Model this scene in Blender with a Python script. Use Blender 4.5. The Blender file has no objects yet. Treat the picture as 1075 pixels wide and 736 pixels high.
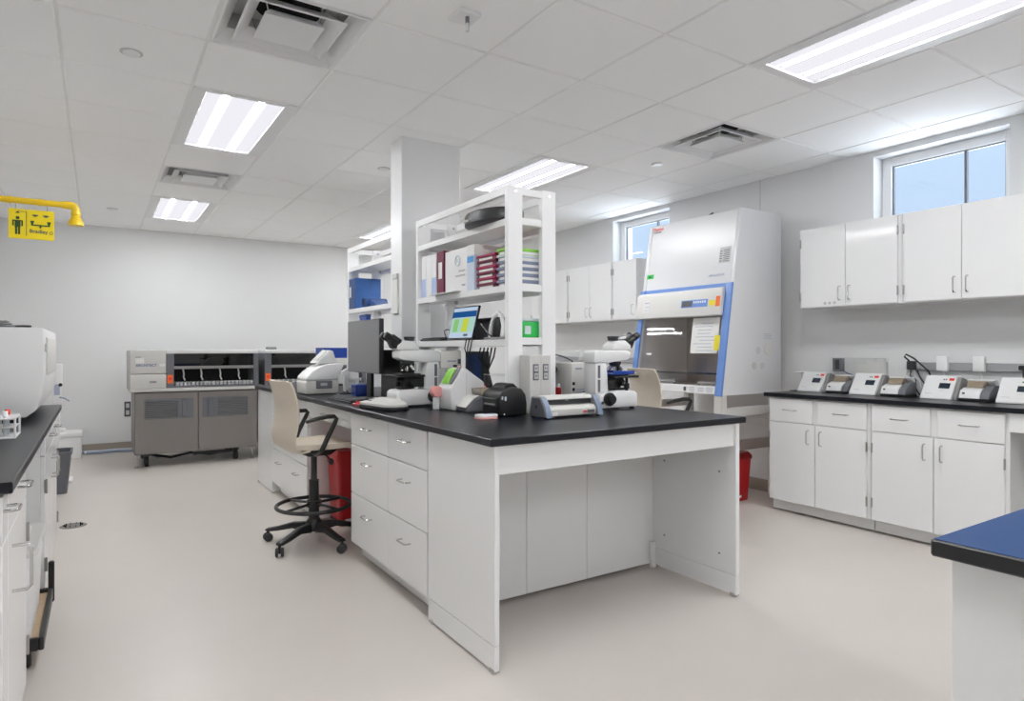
import bpy, bmesh, math, random
from mathutils import Vector, Matrix
R = math.radians
random.seed(7)
S = bpy.context.scene
COL = S.collection

# ------------------------------------------------------------------ materials
MATS = {}
def mat(name, col, rough=.5, metal=0., var=0., scale=8., coat=0., emit=None, es=0., bump=0., bscale=60., spec=.5, trans=0.):
    m = bpy.data.materials.new(name); m.use_nodes = True
    nt = m.node_tree; b = nt.nodes['Principled BSDF']
    b.inputs['Base Color'].default_value = (*col, 1)
    b.inputs['Roughness'].default_value = rough
    b.inputs['Metallic'].default_value = metal
    b.inputs['Specular IOR Level'].default_value = spec
    b.inputs['Transmission Weight'].default_value = trans
    if coat:
        b.inputs['Coat Weight'].default_value = coat
        b.inputs['Coat Roughness'].default_value = .07
    if emit:
        b.inputs['Emission Color'].default_value = (*emit, 1)
        b.inputs['Emission Strength'].default_value = es
    if var or bump:
        tc = nt.nodes.new('ShaderNodeTexCoord')
        n = nt.nodes.new('ShaderNodeTexNoise'); n.inputs['Scale'].default_value = scale; n.inputs['Detail'].default_value = 6
        nt.links.new(tc.outputs['Object'], n.inputs['Vector'])
    if var:
        mx = nt.nodes.new('ShaderNodeMix'); mx.data_type = 'RGBA'
        mx.inputs[6].default_value = (*[max(0, c*(1-var)) for c in col], 1)
        mx.inputs[7].default_value = (*[min(1, c*(1+var)) for c in col], 1)
        nt.links.new(n.outputs['Fac'], mx.inputs[0]); nt.links.new(mx.outputs[2], b.inputs['Base Color'])
    if bump:
        n2 = nt.nodes.new('ShaderNodeTexNoise'); n2.inputs['Scale'].default_value = bscale; n2.inputs['Detail'].default_value = 4
        nt.links.new(tc.outputs['Object'], n2.inputs['Vector'])
        bp = nt.nodes.new('ShaderNodeBump'); bp.inputs['Strength'].default_value = bump; bp.inputs['Distance'].default_value = .002
        nt.links.new(n2.outputs['Fac'], bp.inputs['Height']); nt.links.new(bp.outputs['Normal'], b.inputs['Normal'])
    MATS[name] = m
    return m

def glass(name, tint, refl=.08, rough=.02, clear=.9):
    m = bpy.data.materials.new(name); m.use_nodes = True
    nt = m.node_tree; nt.nodes.clear()
    o = nt.nodes.new('ShaderNodeOutputMaterial')
    t = nt.nodes.new('ShaderNodeBsdfTransparent'); t.inputs[0].default_value = (*tint, 1)
    g = nt.nodes.new('ShaderNodeBsdfGlossy'); g.inputs['Roughness'].default_value = rough
    g.inputs[0].default_value = (.95, .95, .95, 1)
    lw = nt.nodes.new('ShaderNodeLayerWeight'); lw.inputs['Blend'].default_value = .5
    mx = nt.nodes.new('ShaderNodeMixShader')
    pw = nt.nodes.new('ShaderNodeMath'); pw.operation = 'POWER'; pw.inputs[1].default_value = 5
    ad = nt.nodes.new('ShaderNodeMath'); ad.operation = 'MULTIPLY_ADD'; ad.inputs[1].default_value = .8; ad.inputs[2].default_value = refl/2
    nt.links.new(lw.outputs['Facing'], pw.inputs[0]); nt.links.new(pw.outputs[0], ad.inputs[0]); nt.links.new(ad.outputs[0], mx.inputs[0])
    nt.links.new(t.outputs[0], mx.inputs[1]); nt.links.new(g.outputs[0], mx.inputs[2])
    nt.links.new(mx.outputs[0], o.inputs[0])
    MATS[name] = m
    return m

def emitm(name, col, st):
    m = bpy.data.materials.new(name); m.use_nodes = True
    nt = m.node_tree; nt.nodes.clear()
    o = nt.nodes.new('ShaderNodeOutputMaterial'); e = nt.nodes.new('ShaderNodeEmission')
    e.inputs[0].default_value = (*col, 1); e.inputs[1].default_value = st
    nt.links.new(e.outputs[0], o.inputs[0]); MATS[name] = m
    return m

mat('pillar', (.77, .775, .78), .28)
mat('wall', (.745, .748, .75), .55, bump=.05, bscale=120)
mat('ceil', (.965, .965, .96), .9, bump=.12, bscale=220)
mat('grid', (.86, .855, .84), .6)
mat('floor', (.625, .578, .536), .36, var=.04, scale=2.2, spec=.4)
mat('base', (.36, .31, .26), .5)
mat('lam', (.825, .828, .828), .3, coat=.5)
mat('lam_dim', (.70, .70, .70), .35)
mat('top', (.011, .012, .0165), .3, var=.2, scale=90, spec=.27)
mat('top_blue', (.010, .060, .20), .42, var=.06, scale=60, spec=.10)
mat('edge_black', (.016, .016, .018), .4)
mat('steel', (.62, .61, .60), .25, 1.)
mat('hinge', (.42, .41, .40), .35, 1.)
mat('hood_white', (.76, .76, .775), .27)
mat('slateblue', (.20, .26, .38), .4)
mat('raceway', (.40, .41, .42), .4, .3)
mat('drain', (.22, .21, .20), .45, .6)
mat('steel_satin', (.66, .60, .55), .34, 1., var=.05, scale=20)
mat('alu', (.72, .73, .74), .35, .9)
mat('rackwhite', (.87, .87, .87), .35)
mat('white', (.82, .82, .82), .4)
mat('white_gloss', (.84, .84, .84), .2, coat=.3)
mat('offwhite', (.74, .73, .70), .4)
mat('cream', (.78, .77, .72), .4)
mat('ltgrey', (.56, .56, .55), .45)
mat('ltgrey2', (.62, .61, .585), .45)
mat('midgrey', (.27, .265, .26), .5)
mat('analyzer_grey', (.225, .208, .196), .45, var=.03, scale=5)
mat('dkgrey', (.085, .088, .1), .45)
mat('slategrey', (.15, .155, .175), .45)
mat('charcoal', (.035, .036, .04), .4)
mat('black', (.012, .012, .013), .4)
mat('black_gloss', (.008, .008, .009), .12)
mat('rubber', (.02, .02, .02), .7)
mat('hole', (.003, .003, .003), .9)
mat('yellow', (.86, .58, .012), .35)
mat('signyellow', (.90, .70, .01), .4)
mat('darkgreen', (.02, .07, .015), .5)
mat('orange', (.93, .17, .025), .5)
mat('tagyellow', (.90, .76, .03), .5)
mat('tagred', (.85, .06, .04), .5)
mat('red', (.50, .012, .018), .3, coat=.2)
mat('red_dk', (.30, .008, .012), .35)
mat('green', (.03, .52, .10), .4)
mat('lime', (.25, .62, .06), .4)
mat('blue', (.010, .055, .34), .4)
mat('navy', (.018, .06, .20), .5)
mat('binderblue', (.05, .15, .42), .5, var=.25, scale=14)
mat('trim_blue', (.16, .30, .68), .35)
mat('pale_blue', (.45, .55, .80), .45)
mat('pale_box', (.62, .70, .80), .45)
mat('skyblue', (.10, .38, .78), .45)
mat('maroon', (.34, .018, .085), .4)
mat('maroon_dk', (.16, .012, .045), .45)
mat('greyblue', (.22, .25, .36), .45)
mat('palegrey', (.60, .66, .68), .45)
mat('pink', (.86, .38, .36), .5)
mat('beige', (.60, .53, .43), .5)
mat('tan', (.42, .34, .24), .5)
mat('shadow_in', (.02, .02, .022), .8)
mat('bin_grey', (.13, .135, .15), .45)
mat('wood', (.42, .30, .19), .6, var=.2, scale=30)
mat('plumb', (.30, .36, .48), .4)
mat('lens_brown', (.30, .24, .17), .35)
mat('shell', (.66, .585, .48), .45)
mat('paper', (.80, .80, .78), .7)
mat('ink', (.10, .10, .12), .6)
mat('ink_blue', (.05, .10, .28), .6)
mat('ink_pale', (.40, .43, .55), .6)
mat('silver_label', (.50, .50, .50), .4)
mat('screen_off', (.20, .20, .205), .25)
mat('lcd_dark', (.02, .03, .045), .2)
glass('pane', (.93, .97, 1.), .06)
glass('sash', (.93, .92, .91), .10, .03)
glass('acryl', (.965, .97, .97), .10, .03)
glass('smoke', (.52, .53, .55), .10, .03)
glass('dark_window', (.20, .20, .21), .10, .02)
emitm('lens', (.95, .94, 1.0), .37)
emitm('lens_glow', (1, .99, 1.0), .62)
emitm('tube_glow', (.97, .985, 1.0), 46.)
emitm('scr_white', (.60, .74, .92), 0.315)
emitm('scr_blue', (.02, .10, .30), 0.336)
emitm('scr_green', (.30, .62, .22), 0.336)
emitm('scr_yellow', (.62, .72, .08), 0.336)
emitm('scr_pale', (.45, .72, .60), 0.336)

# ------------------------------------------------------------------ mesh builder
class MB:
    def __init__(s): s.v = []; s.f = []; s.m = []; s.mats = []
    def mi(s, n):
        if n not in s.mats: s.mats.append(n)
        return s.mats.index(n)
    def add(s, vs, fs, m):
        o = len(s.v); s.v += [tuple(v) for v in vs]; k = s.mi(m)
        for f in fs: s.f.append(tuple(i+o for i in f)); s.m.append(k)
        return s
    def addbm(s, bm, m):
        bm.verts.ensure_lookup_table(); bm.verts.index_update()
        s.add([v.co for v in bm.verts], [[v.index for v in f.verts] for f in bm.faces], m); bm.free(); return s
    def _bev(s, bm, w, seg, ang=25):
        if w:
            es = [e for e in bm.edges if len(e.link_faces) == 2 and e.calc_face_angle(0) > R(ang)]
            bmesh.ops.bevel(bm, geom=es, offset=w, segments=seg, affect='EDGES', profile=.5, clamp_overlap=True)
    def box(s, x0, x1, y0, y1, z0, z1, m, bev=0., seg=1):
        x0, x1 = sorted((x0, x1)); y0, y1 = sorted((y0, y1)); z0, z1 = sorted((z0, z1))
        vs = [(x, y, z) for x in (x0, x1) for y in (y0, y1) for z in (z0, z1)]
        fs = [(0,1,3,2), (4,6,7,5), (0,4,5,1), (2,3,7,6), (0,2,6,4), (1,5,7,3)]
        if not bev: return s.add(vs, fs, m)
        bm = bmesh.new(); bv = [bm.verts.new(v) for v in vs]
        for f in fs: bm.faces.new([bv[i] for i in f])
        bm.normal_update(); s._bev(bm, bev, seg); return s.addbm(bm, m)
    def prism(s, pts, ax, a, b, m, bev=0., seg=1):
        def P(p, t): return {'x': (t, p[0], p[1]), 'y': (p[0], t, p[1]), 'z': (p[0], p[1], t)}[ax]
        bm = bmesh.new(); A = [bm.verts.new(P(p, a)) for p in pts]; B = [bm.verts.new(P(p, b)) for p in pts]
        n = len(pts); bm.faces.new(A); bm.faces.new(B[::-1])
        for i in range(n): bm.faces.new((A[i], B[i], B[(i+1) % n], A[(i+1) % n]))
        bmesh.ops.recalc_face_normals(bm, faces=bm.faces); s._bev(bm, bev, seg); return s.addbm(bm, m)
    def cyl(s, p0, p1, r0, m, r1=None, seg=16):
        r1 = r0 if r1 is None else r1
        p0, p1 = Vector(p0), Vector(p1); d = (p1-p0).normalized()
        a = d.orthogonal().normalized(); b = d.cross(a)
        vs = []
        for p, r in ((p0, r0), (p1, r1)):
            for i in range(seg):
                t = 2*math.pi*i/seg; vs.append(p + a*r*math.cos(t) + b*r*math.sin(t))
        fs = [(i, (i+1) % seg, seg+(i+1) % seg, seg+i) for i in range(seg)] + [tuple(range(seg))[::-1], tuple(range(seg, 2*seg))]
        return s.add(vs, fs, m)
    def tube(s, path, r, m, seg=8, closed=False):
        P = [Vector(p) for p in path]; n = len(P); vs = []; up = None
        for i in range(n):
            if closed: t = (P[(i+1) % n]-P[i-1]).normalized()
            else: t = (P[min(i+1, n-1)]-P[max(i-1, 0)]).normalized()
            if up is None: up = t.orthogonal().normalized()
            up = (up - t*up.dot(t)); up = up.normalized() if up.length > 1e-6 else t.orthogonal().normalized()
            b = t.cross(up)
            rr = r[i] if isinstance(r, (list, tuple)) else r
            for k in range(seg):
                a = 2*math.pi*k/seg; vs.append(P[i] + up*rr*math.cos(a) + b*rr*math.sin(a))
        fs = []
        for i in range(n if closed else n-1):
            j = (i+1) % n
            for k in range(seg): fs.append((i*seg+k, i*seg+(k+1) % seg, j*seg+(k+1) % seg, j*seg+k))
        if not closed: fs += [tuple(range(seg))[::-1], tuple(range((n-1)*seg, n*seg))]
        return s.add(vs, fs, m)
    def lathe(s, prof, c, m, seg=24, ax='z'):
        vs = []; n = len(prof)
        for i in range(seg):
            t = 2*math.pi*i/seg
            for r, h in prof:
                a, b = r*math.cos(t), r*math.sin(t)
                q = {'z': (a, b, h), 'x': (h, a, b), 'y': (a, h, b)}[ax]
                vs.append((c[0]+q[0], c[1]+q[1], c[2]+q[2]))
        fs = []
        for i in range(seg):
            j = (i+1) % seg
            for k in range(n-1): fs.append((i*n+k, j*n+k, j*n+k+1, i*n+k+1))
        if prof[0][0] > 1e-5: fs.append(tuple(i*n for i in range(seg)))
        if prof[-1][0] > 1e-5: fs.append(tuple(i*n+n-1 for i in range(seg)))
        return s.add(vs, fs, m)
    def ball(s, c, r, m, sc=(1, 1, 1), u=16, v=10):
        bm = bmesh.new(); bmesh.ops.create_uvsphere(bm, u_segments=u, v_segments=v, radius=r)
        for w in bm.verts: w.co = Vector((w.co.x*sc[0]+c[0], w.co.y*sc[1]+c[1], w.co.z*sc[2]+c[2]))
        return s.addbm(bm, m)
    def sheet(s, rows, th, m):
        """rows: grid of points; thickness th along the local normal."""
        nr, nc = len(rows), len(rows[0]); G = [[Vector(p) for p in r] for r in rows]; N = []
        for i in range(nr):
            nn = []
            for j in range(nc):
                du = G[min(i+1, nr-1)][j]-G[max(i-1, 0)][j]; dv = G[i][min(j+1, nc-1)]-G[i][max(j-1, 0)]
                nn.append(du.cross(dv).normalized())
            N.append(nn)
        vs = [G[i][j] for i in range(nr) for j in range(nc)] + [G[i][j]+N[i][j]*th for i in range(nr) for j in range(nc)]
        k = nr*nc; fs = []
        I = lambda i, j: i*nc+j
        for i in range(nr-1):
            for j in range(nc-1):
                fs.append((I(i,j), I(i,j+1), I(i+1,j+1), I(i+1,j))); fs.append((k+I(i,j), k+I(i+1,j), k+I(i+1,j+1), k+I(i,j+1)))
        for i in range(nr-1):
            fs.append((I(i,0), I(i+1,0), k+I(i+1,0), k+I(i,0))); fs.append((I(i,nc-1), k+I(i,nc-1), k+I(i+1,nc-1), I(i+1,nc-1)))
        for j in range(nc-1):
            fs.append((I(0,j), k+I(0,j), k+I(0,j+1), I(0,j+1))); fs.append((I(nr-1,j), I(nr-1,j+1), k+I(nr-1,j+1), k+I(nr-1,j)))
        return s.add(vs, fs, m)
    def xform(s, M, start=0):
        for i in range(start, len(s.v)): s.v[i] = tuple(M @ Vector(s.v[i]))
        return s
    def build(s, name, parent=None, org=None, smooth=32, label=None):
        o0 = Vector(org) if org is not None else (ORG[parent.name] if parent else Vector((0, 0, 0)))
        me = bpy.data.meshes.new(name); me.from_pydata([tuple(Vector(v)-o0) for v in s.v], [], s.f)
        for n in s.mats: me.materials.append(MATS[n])
        me.polygons.foreach_set('material_index', s.m)
        bm = bmesh.new(); bm.from_mesh(me); bmesh.ops.recalc_face_normals(bm, faces=bm.faces); bm.to_mesh(me); bm.free()
        me.shade_smooth(); me.set_sharp_from_angle(angle=R(smooth))
        o = bpy.data.objects.new(name, me); COL.objects.link(o)
        if parent: o.parent = parent; ORG[o.name] = o0
        if label: o['label'] = label
        return o

ORG = {}
USED = set()
def thing(name, label, cat, loc=(0, 0, 0), group=None, local=False, rotz=0):
    o = bpy.data.objects.new(name, None); COL.objects.link(o); o.empty_display_size = .1
    o.location = loc; o.rotation_euler = (0, 0, rotz)
    o['label'] = label; o['category'] = cat
    if group: o['group'] = group
    ORG[o.name] = Vector((0, 0, 0)) if local else Vector(loc)
    return o
def solo(name, mb, label, cat, loc, group=None, rotz=0, local=False):
    o = mb.build(name, None, org=(0, 0, 0) if local else loc); o.location = loc; o.rotation_euler = (0, 0, rotz)
    o['label'] = label; o['category'] = cat
    if group: o['group'] = group
    return o
def struct(name, mb):
    o = mb.build(name); o['kind'] = 'structure'; return o
def kids(o): return [c for c in bpy.data.objects if c.parent == o]
def copy_tree(o, loc, label, rotz=None, group=None):
    r = o.copy(); COL.objects.link(r); r.location = loc; r['label'] = label
    if rotz is not None: r.rotation_euler = (0, 0, rotz)
    if group: r['group'] = group
    for c in kids(o):
        d = c.copy(); COL.objects.link(d); d.parent = r
        for g in kids(c):
            e = g.copy(); COL.objects.link(e); e.parent = d
    return r
def text(body, size, m, parent, pos, right, up, name='lettering', depth=.0006, align='CENTER', bold=False):
    cu = bpy.data.curves.new(name, 'FONT'); cu.body = body; cu.size = size; cu.extrude = depth
    cu.align_x = align; cu.align_y = 'CENTER'
    if bold: cu.offset = size*.018
    ob = bpy.data.objects.new(name, cu); COL.objects.link(ob)
    dg = bpy.context.evaluated_depsgraph_get(); me = bpy.data.meshes.new_from_object(ob.evaluated_get(dg))
    bpy.data.objects.remove(ob); bpy.data.curves.remove(cu)
    r = Vector(right).normalized(); u = Vector(up).normalized(); n = r.cross(u)
    M = Matrix(((r.x, u.x, n.x, 0), (r.y, u.y, n.y, 0), (r.z, u.z, n.z, 0), (0, 0, 0, 1)))
    me.transform(Matrix.Translation(Vector(pos) - (ORG[parent.name] if parent else Vector())) @ M)
    me.materials.clear(); me.materials.append(MATS[m])
    o = bpy.data.objects.new(name, me); COL.objects.link(o)
    if parent: o.parent = parent
    return o
def rr(w, h, r, n=4, cx=0, cy=0):
    """rounded rectangle outline"""
    pts = []
    for sx, sy, a0 in ((1, 1, 0), (-1, 1, 90), (-1, -1, 180), (1, -1, 270)):
        for k in range(n+1):
            a = R(a0+90*k/n); pts.append((cx+sx*(w/2-r)+r*math.cos(a), cy+sy*(h/2-r)+r*math.sin(a)))
    return pts

# ------------------------------------------------------------------ camera
CH = 1.249
cam = bpy.data.cameras.new('camera'); co = bpy.data.objects.new('camera', cam); COL.objects.link(co)
cam.sensor_width = 36; cam.lens = 664.97/1075*36
cam.shift_x = (537.5-517.553)/1075; cam.shift_y = (366.558-368)/1075
co.location = (0, 0, CH); co.rotation_euler = (R(90), 0, -.559312); cam.clip_start = .02
S.camera = co

# ------------------------------------------------------------------ room shell
XL, XR, YF, YB, ZC = -1.05, 4.98, -2.6, 9.05, 2.743
struct('floor', MB().box(XL-.3, XR+.3, YF-.3, YB+.3, -.1, 0, 'floor'))
struct('wall_back', MB().box(XL-.3, XR+.3, YB, YB+.2, 0, 2.95, 'wall'))
struct('wall_front', MB().box(XL-.3, XR+.3, YF-.2, YF, 0, 2.95, 'wall'))
struct('wall_left', MB().box(XL-.2, XL, YF, YB, 0, 2.95, 'wall'))
WIN = [(1.69, 2.533), (4.543, 5.383)]
WZ0, WZ1 = 2.12, 2.70
w = MB(); XO = XR+.30
w.box(XR, XO, YF, YB, 0, WZ0, 'wall'); w.box(XR, XO, YF, YB, WZ1, 2.95, 'wall')
ys = [YF] + [y for p in WIN for y in p] + [YB]
for a, b in ((ys[0], ys[1]), (ys[2], ys[3]), (ys[4], ys[5])): w.box(XR, XO, a, b, WZ0, WZ1, 'wall')
struct('wall_right', w)
for k, (a, b) in enumerate(WIN):
    f = MB(); x0, x1 = 5.105, 5.165; t = .065
    f.box(x0, x1, a, a+t, WZ0, WZ1, 'white_gloss', .004); f.box(x0, x1, b-t, b, WZ0, WZ1, 'white_gloss', .004)
    f.box(x0, x1, a+t, b-t, WZ1-t, WZ1, 'white_gloss', .004); f.box(x0, x1, a+t, b-t, WZ0, WZ0+t, 'white_gloss', .004)
    o = struct('window_%d' % (k+1), f)
    ORG[o.name] = Vector((0, 0, 0))
    g = MB()
    g.box(5.136, 5.142, a+t, b-t, WZ0+t, WZ1-t, 'pane'); g.build('pane', o)
    q = MB(); ga = .008
    for yy in (a+t, b-t-ga): q.box(5.125, 5.150, yy, yy+ga, WZ0+t, WZ1-t, 'slategrey')
    for zz in (WZ0+t, WZ1-t-ga): q.box(5.125, 5.150, a+t+ga, b-t-ga, zz, zz+ga, 'slategrey')
    q.build('gasket', o)
    m_ = MB(); ym = a+.30
    m_.box(5.122, 5.152, ym-.007, ym+.007, WZ0+t+ga, WZ1-t-ga, 'slategrey'); m_.build('mullion', o)
struct('baseboard_back', MB().box(XL, XR, YB-.012, YB, 0, .105, 'base', .003))
struct('baseboard_right', MB().box(XR-.012, XR, YF, YB-.012, 0, .105, 'base', .003))
struct('baseboard_left', MB().box(XL, XL+.012, YF, YB-.012, 0, .105, 'base', .003))
# joint battens between the wall panels
struct('trim_1', MB().box(XR-.003, XR, 3.495, 3.501, 2.25, ZC, 'ltgrey'))
struct('trim_2', MB().box(XR-.003, XR, 4.20, 4.206, 0.105, 1.55, 'ltgrey'))
struct('trim_3', MB().box(XR-.003, XR, 3.06, 3.066, 0.105, .9, 'ltgrey'))
CX0, CX1, CY0, CY1 = 1.812, 2.28, 4.10, 4.295
struct('pillar', MB().box(CX0, CX1, CY0, CY1, 0, ZC+.02, 'pillar', .004))

# ceiling: tegular tiles in a recessed grid, cells left open for lights and vents
GX, GY, G = -.1523, 2.7244, .6096
LIGHTS = [(5, -3), (5, 2), (5, 7), (1, 2), (1, 7), (1, -3), (5, -8), (1, -8)]
VENTS = [(1, 0), (1, 5), (6, 0)]
openc = set(VENTS) | {(i, j) for i, j in LIGHTS} | {(i, j+1) for i, j in LIGHTS}
c = MB()
for i in range(-2, 9):
    for j in range(-9, 11):
        if (i, j) in openc: continue
        x0, x1 = max(GX+G*i+.007, XL), min(GX+G*(i+1)-.007, XR)
        y0, y1 = max(GY+G*j+.007, YF), min(GY+G*(j+1)-.007, YB)
        if x1-x0 < .02 or y1-y0 < .02: continue
        c.box(x0, x1, y0, y1, ZC, ZC+.018, 'ceil', .004)
joined = {(i, j+1) for i, j in LIGHTS}
for i in range(-1, 10):
    x = GX+G*i
    if XL < x < XR: c.box(x-.012, x+.012, YF, YB, ZC+.005, ZC+.03, 'grid')
for j in range(-8, 11):
    y = GY+G*j
    if not YF < y < YB: continue
    for i in range(-2, 9):
        if (i, j) in joined: continue
        c.box(max(GX+G*i+.0121, XL), min(GX+G*(i+1)-.0121, XR), y-.012, y+.012, ZC+.005, ZC+.03, 'grid')
c.box(XL-.3, XR+.3, YF-.3, YB+.3, 2.97, 3.0, 'ceil')
struct('ceiling', c)

# ------------------------------------------------------------------ ceiling fittings
LN = {(5, -3): 'long bright ceiling troffer above the bench by the window, nearest the right wall cabinets',
      (5, 2): 'bright ceiling troffer seen past the top of the near shelving rack',
      (5, 7): 'bright ceiling troffer half hidden behind the white pillar and the far rack',
      (1, 2): 'bright ceiling troffer over the aisle, larger of the two in one row with the diffusers',
      (1, 7): 'small bright ceiling troffer over the aisle near the back wall',
      (1, -3): 'bright ceiling troffer over the near end of the aisle',
      (5, -8): 'bright ceiling troffer at the near end of the room by the window wall',
      (1, -8): 'bright ceiling troffer at the near end of the room by the aisle'}
for i, j in LIGHTS:
    x0, y0 = GX+G*i, GY+G*j; x1, y1 = x0+G, y0+2*G
    t = thing('ceiling_light', LN[(i, j)], 'ceiling light', ((x0+x1)/2, (y0+y1)/2, ZC), group='recessed ceiling troffers')
    f = MB(); a = .012; sx, sy = .084, .055
    z0, z1 = ZC-.001, ZC+.04
    f.box(x0+a, x0+sx, y0+a, y1-a, z0, z1, 'white', .002); f.box(x1-sx, x1-a, y0+a, y1-a, z0, z1, 'white', .002)
    f.box(x0+sx, x1-sx, y0+a, y0+sy, z0, z1, 'white', .002); f.box(x0+sx, x1-sx, y1-sy, y1-a, z0, z1, 'white', .002)
    f.box(x0+.002, x1-.002, y0+.002, y1-.002, z1+.006, z1+.08, 'white')
    f.build('frame', t)
    d = MB(); ww = (x1-x0-2*sx)
    cuts = [0, .19, .225, .295, .33, .64, .675, .745, .78, 1]
    xs = [x0+sx+ww*k for k in cuts]
    for k in range(9):
        d.box(xs[k], xs[k+1], y0+sy, y1-sy, ZC+.012, ZC+.016, 'lens_glow' if k in (1, 3, 5, 7) else 'lens')
    d.build('diffuser', t)
    for k in (2, 6):
        d = MB(); d.box(xs[k], xs[k+1], y0+sy+.03, y1-sy-.03, ZC+.0095, ZC+.0115, 'tube_glow'); d.build('tube', t)
VN = {(1, 0): 'largest square white air diffuser, cut by the top edge over the aisle',
      (1, 5): 'small square white air diffuser between the two aisle troffers',
      (6, 0): 'square white air diffuser above the biosafety cabinet'}
for i, j in VENTS:
    x0, y0 = GX+G*i, GY+G*j; cx, cy = x0+G/2, y0+G/2
    t = thing('air_diffuser', VN[(i, j)], 'air vent', (cx, cy, ZC), group='square ceiling air diffusers')
    def ring(mb, a0, z0, a1, z1, m):
        vs = [(cx+sx*a0, cy+sy*a0, z0) for sx, sy in ((-1,-1),(1,-1),(1,1),(-1,1))] + [(cx+sx*a1, cy+sy*a1, z1) for sx, sy in ((-1,-1),(1,-1),(1,1),(-1,1))]
        vs += [(v[0], v[1], v[2]+.004) for v in vs]
        fs = []
        for k in range(4):
            l = (k+1) % 4
            fs += [(k, l, 4+l, 4+k), (8+k, 12+k, 12+l, 8+l), (k, 8+k, 8+l, l), (4+k, 4+l, 12+l, 12+k)]
        mb.add(vs, fs, m)
    f = MB(); ring(f, .298, ZC-.001, .284, ZC-.001, 'white'); ring(f, .284, ZC-.001, .232, ZC+.055, 'white'); ring(f, .232, ZC+.055, .228, ZC+.10, 'ltgrey'); f.build('frame', t)
    f = MB(); ring(f, .214, ZC-.006, .205, ZC-.006, 'white'); ring(f, .205, ZC-.006, .150, ZC+.045, 'white'); f.build('cone', t)
    f = MB(); f.box(cx-.132, cx+.132, cy-.132, cy+.132, ZC-.012, ZC-.008, 'white'); ring(f, .132, ZC-.010, .105, ZC+.02, 'white'); f.build('center_plate', t)
    f = MB(); f.box(cx-.24, cx+.24, cy-.24, cy+.24, ZC+.13, ZC+.135, 'ltgrey'); f.cyl((cx, cy, ZC+.10), (cx, cy, ZC+.1295), .15, 'hole', seg=28)
    ring(f, .226, ZC+.098, .23, ZC+.13, 'ltgrey'); f.build('neck', t)
    f = MB()
    for a in (-.15, .15):
        for b in (-.15, .15): f.tube([(cx+a, cy+b, ZC+.13), (cx+a*.75, cy+b*.75, ZC+.0)], .003, 'steel', 6)
    f.build('hanger', t)
for (x, y), lb in {(.149, 3.669): 'flat round sprinkler cover nearest the yellow sign, beside the big diffuser',
                   (.143, 7.853): 'tiny round sprinkler cover above the shower head near the back wall',
                   (3.832, 3.626): 'round sprinkler cover beside the diffuser over the biosafety cabinet',
                   (2.016, 4.921): 'round sprinkler cover just past the white pillar'}.items():
    t = thing('ceiling_sprinkler', lb, 'sprinkler', (x, y, ZC), group='round sprinkler covers')
    MB().lathe([(.0, -.012), (.036, -.012), (.04, -.008), (.04, 0)], (x, y, ZC), 'white', 28).build('cap', t)
    MB().lathe([(.042, -.003), (.052, -.003), (.052, 0)], (x, y, ZC), 'ltgrey', 28).build('ring', t)
t = thing('ceiling_sensor', 'square white ceiling plate with a hanging stem', 'sensor', (1.393, 2.462, ZC))
MB().box(1.338, 1.448, 2.407, 2.517, ZC-.022, ZC-.0005, 'white', .006, 2).build('plate', t)
f = MB(); f.cyl((1.393, 2.44, ZC-.05), (1.393, 2.44, ZC-.022), .009, 'slategrey'); f.cyl((1.393, 2.44, ZC-.085), (1.393, 2.44, ZC-.05), .0075, 'ltgrey'); f.build('stem', t)

# ------------------------------------------------------------------ emergency shower and its sign
t = thing('emergency_shower', 'yellow overhead shower pipe with bell-shaped head over the aisle', 'emergency shower', (-.7, 5.37, 2.27))
f = MB(); f.tube([(XL+.002, 5.37, 2.262), (-.16, 5.37, 2.262)], .021, 'yellow', 14); f.build('pipe', t)
for x in (-.5, -.33, -.195): f = MB(); f.cyl((x-.012, 5.37, 2.262), (x+.012, 5.37, 2.262), .025, 'yellow', seg=16); f.build('coupling', t)
f = MB(); f.tube([(-.185, 5.37, 2.262), (-.15, 5.37, 2.262), (-.135, 5.37, 2.255), (-.125, 5.37, 2.24), (-.123, 5.37, 2.215)], .027, 'yellow', 14); f.build('elbow', t)
MB().lathe([(.026, .055), (.03, .045), (.03, .03), (.024, .026), (.032, .008), (.042, -.012), (.048, -.03), (.049, -.045), (.044, -.045)], (-.123, 5.37, 2.168), 'yellow', 26).build('shower_head', t)
t = thing('safety_sign', 'yellow sign with person and eyewash pictograms hanging under the shower pipe', 'sign', (-.37, 5.34, 2.08))
SX0, SX1, SZ0, SZ1, SY = -.502, -.248, 1.998, 2.20, 5.335
MB().box(SX0, SX1, SY, SY+.006, SZ0, SZ1, 'signyellow', .003).build('panel', t)
f = MB()
for x in (-.465, -.29): f.tube([(x, SY+.003, SZ1-.002), (x, 5.36, 2.236)], .0025, 'steel', 6)
f.build('hanger', t)
f = MB(); Y0, Y1 = SY-.0015, SY-.0002
px = -.452
f.prism([(px+.011*math.cos(a*.5236), 2.138+.011*math.sin(a*.5236)) for a in range(12)], 'y', Y0, Y1, 'darkgreen')
f.box(px-.016, px+.016, Y0, Y1, 2.075, 2.123, 'darkgreen', .003)
for s_ in (-1, 1):
    f.box(px+s_*.020, px+s_*.029, Y0, Y1, 2.083, 2.122, 'darkgreen', .002); f.box(px+s_*.016, px+s_*.029, Y0, Y1, 2.115, 2.123, 'darkgreen')
    f.box(px+s_*.002, px+s_*.014, Y0, Y1, 2.026, 2.078, 'darkgreen', .002)
f.build('person_pictogram', t); f = MB()
f.prism([(px-.014, 2.170), (px+.014, 2.170), (px, 2.183)], 'y', Y0, Y1, 'darkgreen'); f.box(px, px+.05, Y0, Y1, 2.181, 2.184, 'ink')
f.build('shower_pictogram', t)
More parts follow.
